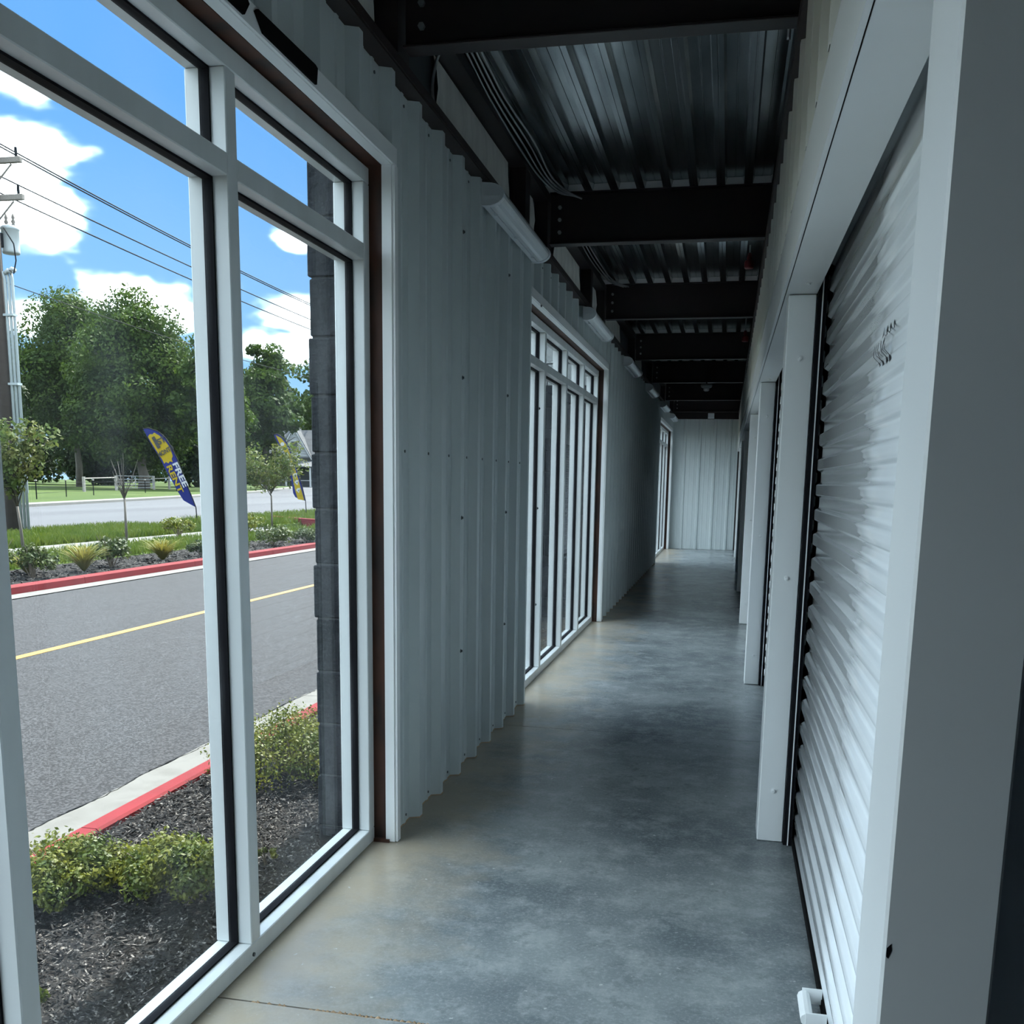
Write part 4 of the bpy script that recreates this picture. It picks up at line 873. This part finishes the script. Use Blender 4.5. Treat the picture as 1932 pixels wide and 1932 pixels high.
flag((-15.799, 27.992, -0.05), O1, [Yp], [(-1.519, 2.711), (-1.36, 2.735), (-1.08, 2.645), (-0.88, 2.48), (-0.70, 2.20), (-0.54, 1.84), (-0.37, 1.35), (-0.21, 0.91), (-0.09, 0.59), (-0.025, 0.39), (0.0, -0.06)], 'blue and yellow feather flag advertising first month free rent',
     [('1', (-1.15, 2.00), 0.50, 0.50, 'ink', 1.25), ('ST', (-1.035, 2.20), 0.235, 0.48, 'ink', 1.05), ('MONTH', (-1.055, 1.845), 0.185, 0.50, 'ink', 0.78), ('FREE', (-0.725, 1.68), 0.235, A1, 'paint', 1.62), ('RENT', (-0.905, 1.60), 0.22, A1, 'sun', 1.62)])
O2 = [(-1.109, 2.826), (-0.958, 2.847), (-0.736, 2.684), (-0.555, 2.373), (-0.432, 1.986), (-0.29, 1.542), (-0.148, 1.077), (-0.027, 0.516), (-0.235, 0.569), (-0.386, 0.642), (-0.458, 0.791), (-0.522, 1.352), (-0.585, 1.872), (-0.765, 2.278), (-0.948, 2.497)]
Y2 = [(-1.034, 2.809), (-0.848, 2.72), (-0.665, 2.501), (-0.523, 2.133), (-0.381, 1.69), (-0.258, 1.262), (-0.135, 0.796), (-0.064, 0.534), (-0.292, 0.568), (-0.38, 0.886), (-0.448, 1.26), (-0.496, 1.632), (-0.603, 1.946), (-0.71, 2.186), (-0.892, 2.498)]
def disc(h, z, r, n=12): return [(h + r * math.cos(2 * math.pi * i / n), z + r * math.sin(2 * math.pi * i / n)) for i in range(n)]
SH = [('white_print', disc(-0.797, 2.499, 0.07), 'paint'), ('white_print', disc(-0.654, 2.168, 0.06), 'paint'), ('white_print', disc(-0.575, 1.96, 0.05), 'paint'), ('white_print', disc(-0.50, 1.78, 0.065), 'paint')]
for h, z in ((-0.369, 1.392), (-0.317, 1.149), (-0.267, 0.869)):
    SH.append(('white_print', [(h - 0.085, z + 0.02), (h + 0.02, z - 0.08), (h + 0.075, z + 0.10), (h - 0.03, z + 0.09)], 'paint')); SH.append(('blue_print', [(h - 0.02, z + 0.005), (h + 0.025, z - 0.02), (h + 0.035, z + 0.05)], 'navy'))
flag((-14.787, 33.848, -0.05), O2, [Y2], [(-1.109, 2.826), (-0.958, 2.85), (-0.73, 2.69), (-0.545, 2.38), (-0.42, 1.99), (-0.28, 1.545), (-0.14, 1.08), (-0.02, 0.52), (0.0, -0.06)], 'yellow feather flag with blue edges, half hidden by a young tree', [], SH)

# ================================================================== UTILITY POLE AND LINES
px, py = -16.18, 20.39
p = empty('utility_pole', (px, py, -0.1), label='dark wooden utility pole with crossarms, cut by the left edge', category='utility pole')
MB().tube([(px, py, -0.15), (px, py, 10.2)], [0.17, 0.12], 14).build('post', 'pole', p, smooth=True)
for i, (dx, r_) in enumerate(((0.205, 0.030), (0.275, 0.030), (0.345, 0.030))):
    MB().tube([(px + dx, py + 0.03 * i, -0.1), (px + dx, py + 0.03 * i, 5.6), (px + dx - 0.03, py + 0.03 * i, 5.75)], r_ * 1.15, 10).build('conduit', 'pvc', p, smooth=True)
for z in (2.4, 3.3, 4.8):
    MB().box(px + 0.10, px + 0.39, py - 0.05, py + 0.11, z, z + 0.05).build('strap', 'pvc', p)
for z in (8.10, 7.33):
    arm_ = MB().bbox(px - 1.3, px + 0.70, py + 0.10, py + 0.20, z - 0.06, z + 0.06, 0.01).build('crossarm', 'arm', p)
    MB().tube([(px + 0.58, py + 0.15, z + 0.05), (px + 0.58, py + 0.15, z + 0.26)], 0.03, 8).build('insulator', 'wire', arm_)
    MB().tube([(px, py + 0.15, z - 0.50), (px + 0.45, py + 0.15, z - 0.08)], 0.02, 6).build('brace', 'arm', arm_)
for i, z in enumerate((5.85, 5.88)):
    MB().tube([(px + 0.22 + 0.1 * i, py, z - 0.14), (px + 0.30 + 0.1 * i, py, z - 0.08), (px + 0.38 + 0.1 * i, py, z - 0.12)], 0.05, 8).build('weatherhead', 'xfmr', p, smooth=True)
MB().tube([(px + 0.42, py - 0.1, 5.75), (px + 0.52, py - 0.1, 5.68), (px + 0.60, py - 0.1, 5.95), (px + 0.57, py - 0.1, 6.3), (px + 0.42, py - 0.2, 6.62)], 0.014, 6).build('jumper', 'wire', p, smooth=True)
tx = empty('transformer', (px + 0.14, py + 0.36, 6.20), label='grey cylindrical transformer hanging on the utility pole', category='transformer')
MB().lathe([(0.175, 0.0), (0.19, 0.03), (0.185, 0.08), (0.185, 0.50), (0.20, 0.51), (0.20, 0.55), (0.14, 0.60)], (px + 0.14, py + 0.36, 6.20), 20).build('tank', 'xfmr', tx, smooth=True)
for dx in (-0.08, 0.10):
    MB().lathe([(0.05, 0), (0.03, 0.05), (0.05, 0.09), (0.025, 0.14), (0.04, 0.18), (0.012, 0.27)], (px + 0.14 + dx, py + 0.36, 6.79), 10).build('bushing', 'arm', tx, smooth=True)
MB().box(px + 0.02, px + 0.10, py + 0.12, py + 0.20, 6.3, 6.6).build('bracket', 'wire', tx)
def line(pts, label, r=0.012, dx=0.0):
    ys = np.array([q[0] for q in pts]); zs = np.array([q[1] for q in pts]); cf = np.polyfit(ys, zs, 2 if len(pts) > 2 else 1)
    P = [(-16.4 + dx, yy, float(np.polyval(cf, yy))) for yy in np.linspace(ys[0], ys[-1] + 3, 24)]
    MB().tube(P, r, 5).build('overhead_line', 'wire', label=label, category='power line', group='overhead lines along the street')
line([(20.6, 8.66), (29.28, 8.26), (32.45, 8.16), (37.95, 8.07)], 'topmost overhead power line from the upper crossarm', 0.018, 0.0)
line([(20.6, 8.60), (29.28, 8.20), (32.45, 8.10), (37.95, 8.01)], 'overhead power line running close under the topmost one', 0.018, 0.0)
line([(20.6, 7.95), (27.72, 7.67), (32.42, 7.58), (37.92, 7.47)], 'overhead power line in the middle of the bundle', 0.018, 0.0)
line([(20.6, 7.58), (26.22, 7.36), (32.39, 7.18), (37.9, 7.10)], 'overhead power line from the lower crossarm', 0.018, 0.0)
line([(20.6, 5.65), (30.0, 5.30), (38.0, 5.25)], 'lowest thin overhead cable from the conduit heads', 0.011)

# ================================================================== FENCE, GATE, HOUSE
f = empty('field_fence', (-52, 80, -0.05), label='pale post and rail fence beside the field gate', category='fence')
for (x, y, hh) in ((-49.4, 70.5, 1.15), (-52.2, 79.0, 1.25), (-53.6, 87.2, 1.3), (-54.6, 91.6, 1.3)):
    MB().bbox(x - 0.09, x + 0.09, y - 0.09, y + 0.09, -0.2, hh, 0.01).build('post', 'fencewood', f)
for (a, b) in (((-49.4, 70.5), (-52.2, 79.0)), ((-53.6, 87.2), (-54.6, 91.6))):
    MB().tube([(a[0], a[1], 1.02), (b[0], b[1], 1.1)], 0.05, 6).build('rail', 'fencewood', f)
gt = empty('field_gate', (-53, 83, 0), label='grey tubular steel field gate under the trees', category='gate')
for z in (0.2, 0.45, 0.7, 0.95, 1.25):
    MB().tube([(-52.35, 79.3, z), (-53.5, 86.9, z)], 0.035, 6).build('rail', 'fencesteel', gt)
for t_ in (0.0, 0.5, 1.0):
    x = -52.35 - 1.15 * t_; y = 79.3 + 7.6 * t_; MB().tube([(x, y, 0.15), (x, y, 1.28)], 0.035, 6).build('upright', 'fencesteel', gt)
wf = empty('wire_fence', (-40, 60, 0), label='low wire fence on thin posts along the far side of the street', category='fence')
for (x, y) in ((-36.1, 47.4), (-39.0, 53.9), (-40.8, 59.2), (-44.4, 71.0), (-47, 80)):
    MB().tube([(x, y, -0.1), (x, y, 0.95)], 0.03, 6).build('post', 'wire', wf)
    MB().lathe([(0.07, 0), (0.08, 0.03), (0.05, 0.07)], (x, y, 0.95), 8).build('cap', 'fencewood', wf)
for z in (0.3, 0.6, 0.85):
    MB().tube([(-36.1, 47.4, z), (-39.0, 53.9, z), (-40.8, 59.2, z), (-44.4, 71, z), (-47, 80, z)], 0.008, 4).build('strand', 'wire', wf)
# backboard on a post beyond the utility pole
bk = empty('hoop_board', (-47.5, 61.5, -0.05), label='small white rounded board on a post left of the tall tree', category='board')
MB().tube([(-47.5, 61.5, -0.1), (-47.5, 61.5, 2.6)], 0.05, 6).build('post', 'fencesteel', bk)
MB().prism([(0.55 * math.cos(a) - 0.1, 2.35 + 0.7 * math.sin(a)) for a in [math.radians(10 * i) for i in range(0, 19)]], -0.03, 0.03, lambda p, q, t: (-47.5 + p * 0.978 - t * 0.2, 61.5 + p * 0.2 + t, q)).build('board', 'paint', bk)

hx, hy = -69.0, 151.5
HR = Vector((0.9784, 0.2066, 0)); HF = Vector((-0.2066, 0.9784, 0))
h_ = empty('house', (hx, hy, -0.1), label='grey-roofed house with a pale front gable in the second pane', category='house')
def HP(a, d, z): return Vector((hx, hy, 0)) + HR * a + HF * d + Vector((0, 0, z))
def hbox(name, m, a0, a1, d0, d1, z0, z1, par=h_):
    mb = MB(); v = [HP(a, d, z) for z in (z0, z1) for a, d in ((a0, d0), (a1, d0), (a1, d1), (a0, d1))]
    mb.add(v, [(0, 3, 2, 1), (4, 5, 6, 7), (0, 1, 5, 4), (1, 2, 6, 5), (2, 3, 7, 6), (3, 0, 4, 7)]); return mb.build(name, m, par)
hbox('wall', 'siding', -6.0, 8.0, 0.0, 8.0, -0.2, 4.6)
mb = MB(); v = [HP(-6.6, -0.8, 4.4), HP(8.6, -0.8, 4.4), HP(8.6, 8.8, 4.4), HP(-6.6, 8.8, 4.4), HP(-3.5, 4, 9.0), HP(6.2, 4, 9.0)]
mb.add(v, [(0, 1, 5, 4), (2, 3, 4, 5), (3, 0, 4), (1, 2, 5), (0, 3, 2, 1)]).build('roof', 'roof', h_)
mb = MB(); v = [HP(-1.5, -0.6, 4.5), HP(3.6, -0.6, 4.5), HP(1.05, -0.6, 9.0), HP(-1.5, 4, 4.5), HP(3.6, 4, 4.5), HP(1.05, 4, 9.0)]
gb = mb.add(v, [(0, 1, 2), (3, 5, 4), (0, 3, 4, 1)]).build('gable', 'siding', h_)
for k in range(10):
    z = 4.7 + k * 0.42; wv = 2.5 * (9.0 - z) / 4.5
    if wv > 0.15:
        mb = MB(); mb.add([HP(1.05 - wv, -0.60, z), HP(1.05 + wv, -0.60, z), HP(1.05 + wv, -0.66, z), HP(1.05 - wv, -0.66, z), HP(1.05 + wv, -0.605, z + 0.36), HP(1.05 - wv, -0.605, z + 0.36)], [(3, 2, 4, 5), (0, 1, 2, 3), (2, 1, 4), (0, 3, 5)]); mb.build('board', 'siding', gb)
for s, a in ((-1, -1.7), (1, 3.8)):
    mb = MB(); v = [HP(a, -0.9, 4.3), HP(1.05, -0.9, 9.25), HP(1.05, 4, 9.25), HP(a, 4, 4.3)]; v += [q + Vector((0, 0, 0.28)) for q in v]
    mb.add(v, [(0, 1, 2, 3), (4, 7, 6, 5), (0, 4, 5, 1), (1, 5, 6, 2), (2, 6, 7, 3), (3, 7, 4, 0)]).build('gable_roof', 'roof', h_)
    mb = MB(); v = [HP(a, -0.98, 4.35), HP(1.05, -0.98, 9.3), HP(1.05, -0.98, 9.05), HP(a, -0.98, 4.1)]; v += [q + HF * 0.1 for q in v]
    mb.add(v, [(0, 1, 2, 3), (4, 7, 6, 5), (0, 4, 5, 1), (1, 5, 6, 2), (2, 6, 7, 3), (3, 7, 4, 0)]).build('barge_board', 'paint', h_)
wn = hbox('gable_window', 'shade', 0.6, 1.6, -0.72, -0.62, 5.6, 7.0)
hbox('window_trim', 'paint', 0.45, 0.6, -0.75, -0.62, 5.5, 7.15, wn); hbox('window_trim', 'paint', 1.6, 1.75, -0.75, -0.62, 5.5, 7.15, wn); hbox('window_trim', 'paint', 0.45, 1.75, -0.75, -0.62, 7.0, 7.18, wn)
mb = MB(); v = [HP(-7.5, -0.2, 3.9), HP(8.6, -0.2, 3.9), HP(8.6, -4.2, 2.9), HP(-7.5, -4.2, 2.9)]; v += [q + Vector((0, 0, 0.2)) for q in v]
mb.add(v, [(0, 1, 2, 3), (4, 7, 6, 5), (0, 4, 5, 1), (1, 5, 6, 2), (2, 6, 7, 3), (3, 7, 4, 0)]).build('porch_roof', 'roof', h_)
hbox('porch_shade', 'shade', -6.0, 8.0, -0.3, -0.05, 0.0, 3.2)
for a in (-7.2, -3.4, 0.4, 4.2, 8.2): hbox('porch_post', 'paint', a - 0.12, a + 0.12, -4.1, -3.86, -0.1, 3.0)
hbox('porch_rail', 'paint', -7.2, 8.2, -4.05, -3.95, 0.85, 0.95)
